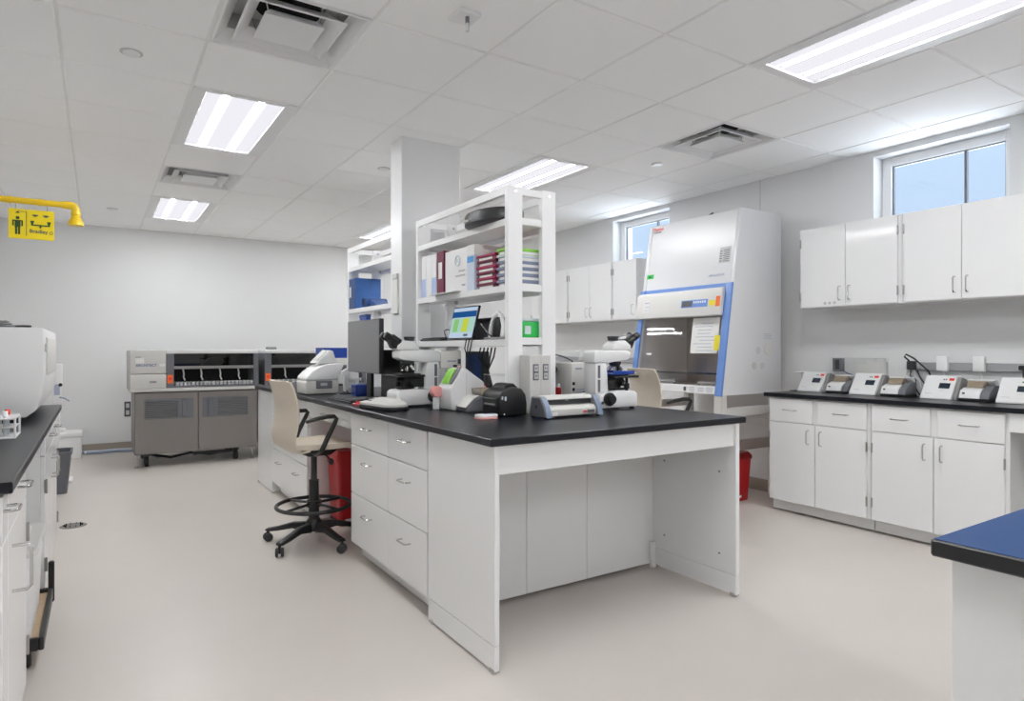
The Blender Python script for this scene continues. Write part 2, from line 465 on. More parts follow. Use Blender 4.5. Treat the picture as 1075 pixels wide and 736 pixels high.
MB().box(-.406, -.402, Y0, Y1, 2.02, 2.184, 'ink').build('divider', t)
f = MB()
f.box(-.378, -.272, Y0, Y1, 2.092, 2.101, 'darkgreen'); f.box(-.331, -.321, Y0, Y1, 2.078, 2.093, 'darkgreen')
for x in (-.372, -.278): f.prism([(x-.012, 2.125), (x+.012, 2.125), (x+.005, 2.101), (x-.005, 2.101)], 'y', Y0, Y1, 'darkgreen')
for x in (-.356, -.296): f.prism([(x+.018*math.cos(k*.5236), 2.163+.006*math.sin(k*.5236)) for k in range(12)], 'y', Y0, Y1, 'ink'); f.box(x-.004, x+.004, Y0, Y1, 2.152, 2.164, 'ink')
f.build('eyewash_pictogram', t)
text('Bradley', .034, 'ink', t, (-.336, SY-.001, 2.054), (1, 0, 0), (0, 0, 1), bold=True)
f = MB(); f.tube([(-.266+.009*math.cos(k*.5236), SY-.001, 2.05+.009*math.sin(k*.5236)) for k in range(12)], .0018, 'ink', 6, closed=True); f.build('emblem', t)

# ------------------------------------------------------------------ casework helpers
def pull(parent, p, ax, sgn, L=.1, so=.032, r=.0042, label=None):
    """wire pull on a front whose outward normal is sgn*x, centred at p"""
    x, y, z = p; xo = x+sgn*so; h = L/2; e = .01
    if ax == 'h': pts = [(x, y-h, z), (xo-sgn*e, y-h, z), (xo, y-h+e, z), (xo, y+h-e, z), (xo-sgn*e, y+h, z), (x, y+h, z)]
    else: pts = [(x, y, z-h), (xo-sgn*e, y, z-h), (xo, y, z-h+e), (xo, y, z+h-e), (xo-sgn*e, y, z+h), (x, y, z+h)]
    return MB().tube(pts, r, 'steel', 8).build('handle', parent)
def cabinet(name, label, xf, sgn, y0, y1, z0, z1, depth, fronts, toe=True, group=None, cat='cabinet', toez=.09, loc_z=0):
    X = lambda d: xf - sgn*d
    t = thing(name, label, cat, (X(depth/2), (y0+y1)/2, loc_z), group=group)
    b = MB(); b.box(X(.021), X(depth), y0+.0008, y1-.0008, z0, z1, 'lam', .0015)
    b.build('body', t)
    if toe:
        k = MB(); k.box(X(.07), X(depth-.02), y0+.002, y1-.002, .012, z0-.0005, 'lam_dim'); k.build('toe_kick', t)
        k = MB()
        for yy in (y0+.05, y1-.05):
            for dd in (.10, depth-.06): k.cyl((X(dd), yy, 0.0), (X(dd), yy, .012), .014, 'steel', seg=10)
        k.build('leveling_foot', t)
    for fr in fronts:
        kind, a, bb, c0, c1 = fr[:5]
        d = MB(); d.box(X(0), X(.0205), a, bb, c0, c1, 'lam', .002)
        o = d.build(kind, t)
        for h in fr[5]: pull(o, (X(0), h[1], h[2]), h[0], sgn, h[3] if len(h) > 3 else .1)
        for hy, hz in (fr[6] if len(fr) > 6 else []):
            q = MB(); q.box(X(-.0045), X(.004), hy-.005, hy+.005, hz-.031, hz+.031, 'hinge', .0015)
            q.cyl((X(-.005), hy, hz-.033), (X(-.005), hy, hz+.033), .004, 'hinge', seg=8); q.build('hinge', o)
    return t
def drawers3(y0, y1, ZS=((.105, .397), (.402, .684), (.689, .868))):
    out = []
    for k, (a, b) in enumerate(ZS): out.append(('drawer', y0+.003, y1-.003, a, b, [('h', (y0+y1)/2, (a+b)/2+(.02 if k == 2 else .06 if k==1 else .055))]))
    return out

ZT = .908
# ------------------------------------------------------------------ island
IX0, IX1 = 1.288, 2.745
b = MB(); za, zb = ZT-.030, ZT
b.box(1.262, 2.778, 2.03, CY0-.004, za, zb, 'top', .003); b.box(1.262, 2.778, CY1+.004, 6.245, za, zb, 'top', .003)
b.box(1.262, CX0-.004, CY0-.004, CY1+.004, za, zb, 'top'); b.box(CX1+.004, 2.778, CY0-.004, CY1+.004, za, zb, 'top')
solo('island_worktop', b, 'long black worktop of the central island, wrapped round the pillar', 'worktop', (2.02, 4.1, za))
def end_table(y0, y1, face, label):
    """knee space table: two end panels, apron, back panels; open side towards face"""
    t = thing('knee_space_table', label, 'table frame', (2.02, (y0+y1)/2, 0))
    zt = za-.0006
    for x0, x1, sx in ((IX0, IX0+.022, -1), (IX1-.028, IX1, 1)):
        p = MB(); p.box(x0, x1, y0, y1, .112, zt, 'lam', .0015); o = p.build('end_panel', t)
        p = MB(); p.box(x0, x1, y0, y1, .014, .110, 'lam', .0015); p.build('toe_panel', o)
        p = MB()
        for yy in (y0+.02, y1-.03): p.box(x0-.004, x1+.004, yy-.018, yy+.018, .004, .02, 'steel', .003); p.cyl(((x0+x1)/2, yy, 0), ((x0+x1)/2, yy, .012), .013, 'steel', seg=10)
        p.build('leveling_foot', o)
        if sx == 1:
            for yy, zz in ((y0+.10, .20), (y0+.10, .62), (y1-.10, .20), (y1-.10, .62)): p = MB(); p.cyl((x0-.0015, yy, zz), (x0+.001, yy, zz), .006, 'midgrey', seg=10); p.build('bolt_cap', o)
    ya = y0+.012 if face < 0 else y1-.034
    p = MB(); p.box(IX0+.0225, IX1-.0285, ya, ya+.022, .762, zt, 'lam', .0015); p.build('apron', t)
    yb = y1-.012 if face < 0 else y0
    for xa, xb in ((IX0+.0225, 1.829), (1.832, 2.222), (2.225, IX1-.0285)):
        p = MB(); p.box(xa, xb, yb, yb+.011, .02, zt, 'lam', .001); p.build('back_panel', t)
    p = MB(); p.box(IX1-.06, IX1-.03, (y1-.04 if face < 0 else y0+.02), (y1-.018 if face < 0 else y0+.04), .0, .15, 'white', .002); p.build('corner_bracket', t)
    return t
end_table(2.045, 2.617, -1, 'white open knee-space frame under the near end of the island worktop')
end_table(5.652, 6.225, 1, 'white knee-space frame under the far end of the island facing the analyzers')
cabinet('drawer_cabinet', 'white three-drawer cabinet next to the near end panel of the island', IX0, -1, 2.634, 3.086, .105, za-.0006, .55, drawers3(2.634, 3.086), group='island drawer cabinets')
cabinet('drawer_cabinet', 'white three-drawer cabinet beside the stool knee space, near side', IX0, -1, 3.086, 3.655, .105, za-.0006, .55, drawers3(3.086, 3.655), group='island drawer cabinets')
cabinet('drawer_cabinet', 'white three-drawer cabinet behind the aisle stool, beyond the red bin', IX0, -1, 4.583, 5.104, .105, za-.0006, .55, drawers3(4.583, 5.104), group='island drawer cabinets')
cabinet('drawer_cabinet', 'white three-drawer cabinet next to the far end panel by the analyzers', IX0, -1, 5.104, 5.650, .105, za-.0006, .55, drawers3(5.104, 5.650), group='island drawer cabinets')
t = thing('apron_unit', 'shallow white apron drawer under the worktop over the stool', 'drawer', (1.5, 4.12, .76))
p = MB(); p.box(IX0, IX0+.02, 3.66, 4.578, .77, za-.001, 'lam', .002); o = p.build('front', t); pull(o, (IX0, 4.12, .82), 'h', -1)
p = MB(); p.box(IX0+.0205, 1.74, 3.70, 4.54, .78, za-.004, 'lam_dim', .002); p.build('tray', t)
p = MB(); p.box(1.770, 1.785, 3.658, 4.580, .02, za-.001, 'lam', .001)
solo('modesty_panel', p, 'white back panel of the knee space behind the red bin', 'panel', (1.778, 4.12, .02))
cabinet('drawer_cabinet', 'white three-drawer cabinet on the window side of the island, near end', IX1, 1, 2.634, 3.3, .105, za-.0006, .50, drawers3(2.634, 3.3))
cabinet('drawer_cabinet', 'white three-drawer cabinet on the window side of the island, far end', IX1, 1, 4.583, 5.650, .105, za-.0006, .50, drawers3(4.583, 5.650))

# ------------------------------------------------------------------ shelving racks on the island
def rack(label, y0, y1, shelves, x0=1.867, x1=2.188, zt=2.13):
    t = thing('shelving_rack', label, 'shelving rack', ((x0+x1)/2, (y0+y1)/2, ZT), group='white shelving racks on the island')
    wx, wy = .095, .035
    for y in (y0, y1-wy):
        for x in (x0, x1-wx):
            p = MB(); p.box(x, x+wx, y, y+wy, ZT+.0005, zt, 'rackwhite', .003); o = p.build('post', t)
            p = MB(); p.cyl((x+wx/2, y-.004, zt-.03), (x+wx/2, y, zt-.03), .007, 'steel', seg=10); p.build('bolt', o)
        for z in [zt-.045]+[s-.03 for s in shelves]:
            p = MB(); p.box(x0+wx, x1-wx, y+.004, y+wy-.004, z, z+.04, 'rackwhite', .002); p.build('rung', t)
    for x in (x0, x1-.022):
        p = MB(); p.box(x, x+.022, y0+wy, y1-wy, zt-.045, zt-.002, 'rackwhite', .002); p.build('top_rail', t)
    for s in shelves:
        p = MB(); p.box(x0+.002, x1-.002, y0+wy+.0005, y1-wy-.0005, s-.006, s, 'rackwhite', .001)
        for x in (x0+.002, x1-.018): p.box(x, x+.016, y0+wy+.0005, y1-wy-.0005, s-.036, s-.006, 'rackwhite', .001)
        o = p.build('shelf', t)
        p = MB()
        for yy in (y0+wy+.02, y1-wy-.04):
            for xx in (x0+.03, x1-.05): p.box(xx, xx+.02, yy, yy+.02, s-.03, s-.0065, 'steel', .002)
        p.build('bracket', o)
    return t
SH = (1.955, 1.595, 1.302)
RY0, RY1 = 2.83, 3.985
rack('white steel shelving rack with binders and a tablet, standing before the pillar', RY0, RY1, SH)
rack('white steel shelving rack beyond the pillar with the blue document case', 4.33, 5.40, SH)

# ------------------------------------------------------------------ window-wall bench
BX = 4.43
b = MB(); b.box(4.405, XR-.003, .2, 3.066, .884, .914, 'top', .003)
solo('wall_worktop', b, 'black worktop along the window wall under the wall cabinets', 'worktop', (4.69, 1.6, .884))
def basecab(label, y0, y1, right_first):
    m0 = (y0+y1)/2; zt = .8834
    a, b_ = y1-.016, m0+.021; c_, d_ = m0-.021, y0+.020
    fr = [('drawer', b_, a, .700, .872, [('h', (a+b_)/2, .790, .1)]), ('drawer', d_, c_, .700, .872, [('h', (c_+d_)/2, .790, .1)]),
          ('door', m0+.003, a, .098, .694, [('v', m0+.048, .60)], [(a+.001, .585), (a+.001, .215)]),
          ('door', d_, m0-.003, .098, .694, [('v', m0-.048, .60)], [(d_-.001, .585), (d_-.001, .215)])]
    return cabinet('base_cabinet', label, BX, -1, y0, y1, .096, zt, XR-BX-.012, fr, group='base cabinets along the window wall')
basecab('white two-door base cabinet with two drawers beside the biosafety cabinet', 2.281, 3.046, 1)
basecab('white two-door base cabinet with two drawers beside the open knee space', 1.508, 2.280, 0)
t = thing('apron_unit', 'white apron panel over the open knee space of the wall bench', 'panel', (4.45, 1.1, .77))
p = MB(); p.box(BX, BX+.02, .75, 1.506, .774, .8834, 'lam', .002); p.build('front', t)
p = MB(); p.box(XR-.03, XR-.014, .75, 1.506, .0, .8834, 'lam', .002); p.build('back_panel', t)
cabinet('base_cabinet', 'white base cabinet under the wall worktop nearest the camera', BX, -1, .21, .75, .096, .8834, .53, [('door', .213, .747, .098, .872, [('v', .70, .6)])])

def wallcab(label, xf, y0, y1, z0, z1, split, hl=('v',)):
    dep = XR-xf-.003
    if split is None:
        fr = [('door', y0+.003, y1-.012, z0+.006, z1-.004, [('v', y0+.04, z0+.10)], [(y1-.010, z0+.09), (y1-.010, z1-.11)])]
    else:
        fr = [('door', split+.002, y1-.021, z0+.006, z1-.004, [('v', split+.035, z0+.10)], [(y1-.019, z0+.09), (y1-.019, z1-.11)]),
              ('door', y0+.021, split-.002, z0+.006, z1-.004, [('v', split-.035, z0+.10)], [(y0+.019, z0+.09), (y0+.019, z1-.11)])]
    return cabinet('wall_cabinet', label, xf, -1, y0, y1, z0, z1, dep, fr, toe=False, group='white wall cabinets', loc_z=z0)
UX = 4.622
t = wallcab('two-door white wall cabinet with three round stickers, beside the biosafety cabinet', UX, 2.175, 2.912, 1.560, 2.170, 2.55)
d0 = [c for c in kids(t) if c.name.startswith('door')][0]
p = MB()
for yy in (2.70, 2.665, 2.628): p.cyl((UX-.0012, yy, 1.592), (UX-.0002, yy, 1.592), .011, 'silver_label', seg=16)
p.build('sticker', d0)
wallcab('two-door white wall cabinet nearest the camera, under the bright window', UX, 1.438, 2.174, 1.560, 2.170, 1.818)
wallcab('two-door white wall cabinet at the near end, mostly out of view', UX, .70, 1.437, 1.560, 2.170, 1.07)
wallcab('single-door white wall cabinet tucked beside the biosafety cabinet', UX, 4.655, 5.000, 1.552, 2.172, None)
wallcab('two-door white wall cabinet on the window wall, third seen past the rack', UX, 5.001, 5.745, 1.552, 2.172, 5.375)
wallcab('two-door white wall cabinet farthest along the window wall behind the rack', UX, 5.746, 6.49, 1.552, 2.172, 6.118)

# raceway with sockets
t = thing('power_raceway', 'grey metal socket raceway on the wall behind the white testers', 'socket strip', (XR-.01, 1.3, 1.13))
MB().box(XR-.035, XR-.0005, .3, 2.288, 1.102, 1.157, 'raceway', .003).build('channel', t)
for yy in (2.24, 1.60, 1.42, 1.05): MB().box(XR-.042, XR-.0351, yy-.035, yy+.035, 1.112, 1.150, 'ltgrey', .002).build('socket', t)
t = thing('power_raceway', 'grey metal socket raceway on the wall behind the white microscope', 'socket strip', (XR-.01, 5.4, 1.13))
MB().box(XR-.035, XR-.0005, 4.62, 6.4, 1.102, 1.157, 'raceway', .003).build('channel', t)
for yy in (4.9, 5.4, 5.9): MB().box(XR-.042, XR-.0351, yy-.035, yy+.035, 1.112, 1.150, 'ltgrey', .002).build('socket', t)
def adapter(y, label):
    t = thing('power_adapter', label, 'power adapter', (XR-.07, y, 1.10), group='white power adapters on the raceway')
    MB().box(XR-.082, XR-.0425, y-.033, y+.033, 1.100, 1.200, 'white', .006, 2).build('case', t)
    MB().tube([(XR-.06, y, 1.10), (XR-.05, y-.01, 1.06), (XR-.035, y-.03, 1.0), (XR-.03, y-.05, .94), (XR-.03, y-.06, .918)], .0035, 'white', 6).build('cable', t)
adapter(2.045, 'white power adapter plugged into the raceway, next to the black cable bundle')
adapter(1.832, 'white power adapter plugged into the raceway, next to the small black plug')
t = thing('power_plug', 'black plug with a cord hanging from the raceway', 'plug', (XR-.06, 1.60, 1.13))
MB().box(XR-.075, XR-.0425, 1.578, 1.622, 1.118, 1.146, 'black', .004).build('body', t)
MB().tube([(XR-.06, 1.60, 1.118), (XR-.045, 1.605, 1.06), (XR-.035, 1.61, 1.0), (XR-.03, 1.60, .94), (XR-.03, 1.59, .919)], .004, 'black', 6).build('cord', t)
t = thing('cable_bundle', 'looped black cables and plug at the end of the wall raceway', 'cables', (XR-.07, 2.2, .915))
MB().box(XR-.085, XR-.0425, 2.215, 2.265, 1.105, 1.165, 'charcoal', .006).build('plug', t)
f = MB()
f.tube([(XR-.075, 2.25, 1.165), (XR-.09, 2.275, 1.195), (XR-.10, 2.26, 1.212), (XR-.10, 2.21, 1.185), (XR-.10, 2.15, 1.13), (XR-.08, 2.12, 1.09), (XR-.04, 2.11, .98), (XR-.035, 2.10, .919)], .006, 'black', 8)
for k in range(4):
    f.tube([(XR-.05, 2.27-.02*k, 1.10), (XR-.04, 2.29-.03*k, 1.06), (XR-.045, 2.24-.02*k, 1.03), (XR-.04, 2.27-.04*k, .98), (XR-.03, 2.22-.02*k, .92)], .0045, 'black' if k % 2 else 'white', 7)
f.build('cable', t)
# acrylic box on the wall
t = thing('acrylic_holder', 'clear acrylic holder on the wall with a socket plate at one end', 'holder', (XR-.03, 2.63, 1.076))
MB().box(XR-.03, XR-.0005, 2.75, 2.832, 1.075, 1.178, 'slategrey', .003).build('socket_plate', t)
MB().box(XR-.036, XR-.0305, 2.775, 2.808, 1.09, 1.165, 'charcoal', .002).build('socket', t)
f = MB(); f.box(XR-.05, XR-.046, 2.425, 2.749, 1.0, 1.178, 'acryl'); f.box(XR-.046, XR-.001, 2.425, 2.428, 1.0, 1.178, 'acryl')
f.build('front', t)
f = MB(); f.tube([(XR-.048, 2.832, 1.18), (XR-.048, 2.425, 1.18), (XR-.048, 2.425, 1.0)], .0028, 'ltgrey', 6); f.build('rim', t)
f = MB(); f.box(XR-.028, XR-.002, 2.43, 2.64, 1.02, 1.150, 'offwhite', .001); f.build('sheet', t)
f = MB(); f.tube([(XR-.04, 2.76, 1.09), (XR-.04, 2.70, 1.06), (XR-.036, 2.62, 1.035), (XR-.036, 2.55, .98), (XR-.036, 2.53, .919)], .004, 'ink_blue', 6); f.build('cord', t)

# urine testers: built once, then copied
def tester():
    t = thing('touchscreen_tester', '', 'tester', local=True)
    L = .195
    prof = [(0, .002), (.004, 0), (.19, 0), (.195, .004), (.195, .135), (.19, .142), (.11, .157), (.098, .153), (.0, .012)]
    MB().prism(prof, 'y', -L/2+.012, L/2, 'white_gloss', .003, 2).build('shell', t)
    MB().prism([(.022, .001), (.19, 0), (.193, .13), (.11, .148), (.10, .146)], 'y', -L/2-.012, -L/2+.0115, 'midgrey', .004, 2).build('side_cover', t)
    n = Vector((-.141, 0, .098)).normalized(); u = Vector((.098, 0, .141)).normalized(); o = Vector((.0, 0, .012))
    def facebox(mb, y0, y1, s0, s1, d, m):
        A = o+u*s0; B = o+u*s1
        vs = []
        for p in (A, B):
            for y in (y0, y1):
                for k in (0.0004, d): vs.append((p.x+n.x*k, y, p.z+n.z*k))
        mb.add(vs, [(0,1,3,2), (4,6,7,5), (0,4,5,1), (2,3,7,6), (0,2,6,4), (1,5,7,3)], m)
    f = MB(); facebox(f, -.060, .004, .074, .116, .0015, 'lcd_dark'); f.build('screen', t)
    f = MB(); facebox(f, -.075, -.045, .137, .156, .001, 'tagred'); f.build('red_sticker', t)
    f = MB(); facebox(f, -.032, -.024, .140, .150, .001, 'ink'); facebox(f, -.019, -.012, .140, .150, .001, 'darkgreen'); f.build('icon', t)
    f = MB(); facebox(f, .03, .075, .03, .034, .0008, 'ltgrey'); facebox(f, -.03, .0, .055, .058, .0008, 'ltgrey'); f.build('lettering', t)
    return t
def label_printer_small():
    t = thing('strip_printer', '', 'printer', local=True); L = .165
    MB().box(.0, .17, -L/2, L/2, .0, .018, 'black', .003).build('base', t)
    MB().prism([(-.004, .0185), (.17, .0185), (.17, .085), (.07, .085), (.02, .068)], 'y', -L/2+.05, L/2-.001, 'white', .004, 2).build('body', t)
    MB().prism([(.0, .0185), (.165, .0185), (.165, .10), (.09, .10), (.02, .055)], 'y', -L/2, -L/2+.0495, 'slategrey', .005, 2).build('side_housing', t)
    MB().prism([(.06, .0855), (.15, .0855), (.145, .128), (.10, .128), (.075, .112)], 'y', -L/2+.052, L/2-.02, 'lens_brown', .004, 2).build('window', t)
    MB().prism([(.11, .1285), (.17, .0855), (.175, .11), (.15, .138), (.11, .136)], 'y', -L/2+.01, L/2-.005, 'white', .003).build('lid', t)
    f = MB(); f.box(-.0025, .001, L/2-.035, L/2-.022, .045, .056, 'ink'); f.build('button', t)
    return t
TX = 4.732
tA = tester(); pA = label_printer_small()
TL = ['white touchscreen tester with red sticker, closest to the biosafety cabinet', 'white touchscreen tester with red sticker, under the stickered wall cabinet and second from the hood',
      'white touchscreen tester with red sticker, third along and in front of the raceway adapters', 'white touchscreen tester at the end of the row farthest from the biosafety cabinet']
PL = ['small white and grey strip printer next to the tester closest to the biosafety cabinet', 'small white and grey strip printer before the looped black cables',
      'small white and grey strip printer below the black wall plug', 'small white and grey strip printer past the near end tester']
for k, (yc, yp) in enumerate(((2.893, 2.683), (2.487, 2.285), (2.008, 1.80), (1.582, 1.375))):
    if k == 0:
        tA.location = (TX, yc, .9143); tA['label'] = TL[0]; tA['group'] = 'touchscreen testers on the wall bench'
        pA.location = (TX+.01, yp, .9143); pA['label'] = PL[0]; pA['group'] = 'strip printers beside the testers'
    else:
        copy_tree(tA, (TX, yc, .9143), TL[k]); copy_tree(pA, (TX+.01, yp, .9143), PL[k])
f = MB(); f.box(4.72, 4.80, 3.00, 3.05, .9145, .92, 'black', .002); f.box(4.80, 4.9, 3.0, 3.06, .9145, .918, 'white', .001)
solo('scanner_wand', f, 'thin white and black wand at the hood end of the wall worktop', 'wand', (4.8, 3.03, .9145))
f = MB(); f.box(4.78, 4.95, 3.012, 3.058, 1.062, 1.068, 'white', .002); f.cyl((4.86, 3.03, .9145), (4.86, 3.03, 1.062), .006, 'ltgrey', seg=10); f.box(4.82, 4.9, 3.005, 3.055, .9187, .925, 'white', .002)
solo('tray_stand', f, 'small white tray on a stem beside the tester by the hood', 'stand', (4.86, 3.03, .9187))

# ------------------------------------------------------------------ biosafety cabinet
HY0, HY1, HB = 3.22, 4.205, 4.868
def fx(z): return 4.118 + (z-.885)*.1525 if z < 1.77 else 4.253+(z-1.77)*.164
t = thing('biosafety_cabinet', 'tall white biosafety cabinet with blue trim and glass sash on a steel stand', 'biosafety cabinet', (4.5, 3.71, 0))
for y0, y1 in ((HY0, HY0+.035), (HY1-.035, HY1)):
    p = MB(); p.prism([(HB, .885), (fx(.885), .885), (fx(1.77), 1.77), (fx(2.38), 2.38), (HB, 2.38)], 'y', y0, y1, 'hood_white', .006, 2)
    o = p.build('side_panel', t)
    if y0 == HY0:
        q = MB()
        q.lathe([(.035, -.004), (.05, -.004), (.052, 0)], (4.684, HY0, 1.253), 'ltgrey2', 24, 'y'); q.lathe([(0, -.003), (.034, -.003), (.034, 0)], (4.684, HY0, 1.253), 'ltgrey', 20, 'y'); q.build('port_ring', o)
        for cx, cz in ((4.559, 1.241), (4.51, 1.115), (4.613, 1.115)):
            q = MB(); q.lathe([(0, -.003), (.028, -.003), (.03, 0)], (cx, HY0, cz), 'ltgrey', 20, 'y'); q.build('port_plug', o)
        q = MB()
        for k in range(4): q.box(4.63, 4.74-.02*(k % 2), HY0-.001, HY0-.0002, 1.335+.012*k, 1.339+.012*k, 'ink_pale')
        q.build('lettering', o)
p = MB(); ya, yb = HY0+.0355, HY1-.0355
p.prism([(HB, 1.55), (fx(1.55)+.04, 1.55), (fx(1.77)+.004, 1.77), (fx(2.38)+.004, 2.375), (HB, 2.375)], 'y', ya, yb, 'hood_white', .004); o = p.build('upper_housing', t)
def onfront(mb, y0, y1, z0, z1, m, off=.0008, th=.0012):
    vs = []
    for z in (z0, z1):
        for y in (y0, y1):
            for k in (off, off+th): vs.append((fx(z)+.004-k, y, z))
    mb.add(vs, [(0,1,3,2), (4,6,7,5), (0,4,5,1), (2,3,7,6), (0,2,6,4), (1,5,7,3)], m)
q = MB(); onfront(q, 4.09, 4.18, 1.885, 1.925, 'green'); q.build('green_sticker', o)
q = MB(); onfront(q, 4.12, 4.15, 1.895, 1.91, 'darkgreen', .0022, .0005); q.build('print', o)
q = MB(); onfront(q, 3.285, 3.39, 1.945, 2.075, 'silver_label'); q.build('spec_plate', o)
q = MB()
for k in range(7): onfront(q, 3.295, 3.352-.004*(k % 3), 1.957+.015*k, 1.962+.015*k, 'ink', .0022, .0005)
for k in range(5): onfront(q, 3.362, 3.384, 1.96+.02*k, 1.966+.02*k, 'ink', .0022, .0005)
q.build('spec_lettering', o)
up = Vector((.164, 0, 1)).normalized()
text('Thermo', .038, 'tagred', o, (fx(2.34)+.0025, 4.10, 2.34), (0, -1, 0), up, bold=True)
text('SCIENTIFIC', .018, 'ink', o, (fx(2.312)+.0025, 4.10, 2.312), (0, -1, 0), up)
text('HERASAFE KS', .026, 'ink_pale', o, (fx(1.85)+.0025, 3.40, 1.85), (0, -1, 0), up, bold=True)
p = MB(); onfront(p, HY0+.075, HY1-.03, 1.748, 1.778, 'trim_blue', -.002, .010); p.build('blue_band', t)
for y0, y1 in ((HY0+.0, HY0+.062), (HY1-.05, HY1)):
    p = MB(); p.prism([(fx(.875), .875), (fx(1.78), 1.78), (fx(1.78)-.022, 1.775), (fx(.875)-.022, .885)], 'y', y0+.0005, y1, 'trim_blue', .004, 2); p.build('blue_post', t)
p = MB(); p.prism([(fx(1.515)+.03, 1.515), (fx(1.515)-.055, 1.520), (fx(1.735)-.055, 1.725), (fx(1.74)-.03, 1.745), (fx(1.745)+.0, 1.745)], 'y', HY0+.064, HY1+.002, 'offwhite', .008, 2); o = p.build('control_header', t)
HN = 4.118-.055
def onhead(mb, y0, y1, z0, z1, m, off=.0006, th=.0012):
    vs = []
    for z in (z0, z1):
        for y in (y0, y1):
            for k in (off, off+th): vs.append((fx(z)-.055-k, y, z))
    mb.add(vs, [(0,1,3,2), (4,6,7,5), (0,4,5,1), (2,3,7,6), (0,2,6,4), (1,5,7,3)], m)
q = MB(); onhead(q, 3.41, 3.68, 1.593, 1.655, 'trim_blue'); q.build('display_panel', o)
q = MB(); onhead(q, 3.565, 3.67, 1.600, 1.648, 'dkgrey', .002, .0006); q.build('display', o)
q = MB()
for k in range(6): onhead(q, 3.43+k*.022, 3.443+k*.022, 1.626, 1.644, 'white', .002, .0006)
q.build('button', o)
q = MB(); onhead(q, 3.335, 3.395, 1.600, 1.642, 'tagyellow'); q.build('yellow_tag', o)
q = MB(); onhead(q, 3.292, 3.330, 1.590, 1.672, 'orange'); q.build('orange_tag', o)
q = MB(); onhead(q, 4.04, 4.12, 1.575, 1.675, 'paper'); q.build('note', o)
q = MB(); onhead(q, 4.05, 4.10, 1.655, 1.662, 'ink_pale', .002, .0004); onhead(q, 4.05, 4.09, 1.62, 1.625, 'ink_pale', .002, .0004); onhead(q, 4.05, 4.095, 1.59, 1.594, 'ink_pale', .002, .0004); q.build('print', o)
p = MB(); p.box(HB-.06, HB-.04, ya, yb, .93, 1.549, 'steel_satin'); p.box(HB-.064, HB-.0605, 3.70, 3.706, .94, 1.545, 'shadow_in'); p.build('back_wall', t)
p = MB(); p.box(HB-.078, HB-.0645, 3.42, 3.55, 1.10, 1.18, 'slategrey', .002)
for k in range(3): p.box(HB-.082, HB-.0785, 3.435+k*.038, 3.46+k*.038, 1.11, 1.17, 'charcoal')
p.build('wall_socket', t)
p = MB(); p.box(fx(.96)+.02, HB-.061, ya, yb, .925, .945, 'steel_satin', .002); p.box(fx(.93)+.005, fx(.93)+.10, ya, yb, .9455, .953, 'steel', .002)
p.build('work_surface', t)
for y in (3.45, 3.95):
    p = MB(); p.box(fx(.97)+.12, fx(.97)+.14, y-.13, y+.13, .958, .985, 'steel', .003); p.box(fx(.97)+.124, fx(.97)+.136, y-.12, y-.11, .9455, .958, 'steel'); p.box(fx(.97)+.124, fx(.97)+.136, y+.11, y+.12, .9455, .958, 'steel'); p.build('arm_rest', t)
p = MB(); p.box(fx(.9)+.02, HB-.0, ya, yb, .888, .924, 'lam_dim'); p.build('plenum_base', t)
p = MB(); p.prism([(fx(.893)+.018, .89), (fx(.893)-.012, .893), (fx(.955)-.012, .955), (fx(.955)+.018, .955)], 'y', HY0+.064, HY1-.052, 'white', .003); o = p.build('front_sill', t)
q = MB()
q.box(fx(.92)-.014, fx(.92)-.0125, 3.575, 3.60, .905, .94, 'ink')
for k in range(3):
    for j in range(3): q.box(fx(.92)-.014, fx(.92)-.0127, 3.31+.09*k, 3.37+.085*k, .908+.014*j, .912+.014*j, 'ink_pale')
q.build('lettering', o)
p = MB(); p.prism([(fx(1.0)+.024, 1.05), (fx(1.53)+.024, 1.53), (fx(1.53)+.030, 1.53), (fx(1.0)+.030, 1.05)], 'y', ya+.03, yb-.018, 'sash'); o = p.build('sash', t)
p = MB(); p.prism([(fx(1.0)+.020, 1.045), (fx(1.0)+.034, 1.045), (fx(1.02)+.034, 1.06), (fx(1.02)+.020, 1.06)], 'y', ya+.03, yb-.018, 'smoke'); p.build('sash_edge', o)
def onsash(mb, y0, y1, z0, z1, m, off=.0006, th=.0008):
    vs = []
    for z in (z0, z1):
        for y in (y0, y1):
            for k in (off, off+th): vs.append((fx(z)+.0185-k+.0007, y, z))
    mb.add(vs, [(0,1,3,2), (4,6,7,5), (0,4,5,1), (2,3,7,6), (0,2,6,4), (1,5,7,3)], m)
q = MB(); onsash(q, 3.33, 3.60, 1.215, 1.505, 'paper'); q.build('posted_sheet', o)
q = MB(); random.seed(3)
for k in range(9): onsash(q, 3.36+.05*random.random(), 3.58-.08*random.random(), 1.235+.028*k, 1.2395+.028*k, 'ink_pale', .0018, .0004)
q.build('print', o)
q = MB(); onsash(q, 3.285, 3.365, 1.24, 1.36, 'tagyellow', .0024, .0006); q.build('yellow_sheet', o)
q = MB(); onsash(q, 4.03, 4.09, 1.20, 1.212, 'white'); q.build('small_label', o)
for x in (fx(.885)-.012, HB-.075):
    for y in (HY0+.004, HY1-.074):
        p = MB(); p.box(x, x+.07, y, y+.07, .03, .8845, 'ltgrey2', .003); o = p.build('stand_leg', t)
        p = MB(); p.cyl((x+.035, y+.035, 0), (x+.035, y+.035, .03), .028, 'rubber'); p.build('foot', o)
for y in (HY0+.012, HY1-.07):
    p = MB(); p.box(fx(.885)+.059, HB-.076, y, y+.04, .715, .785, 'ltgrey2', .003); p.build('stand_rail', t)
    p = MB(); p.box(fx(.885)+.059, HB-.076, y, y+.04, .44, .52, 'steel_satin', .003); p.build('stand_rail', t)
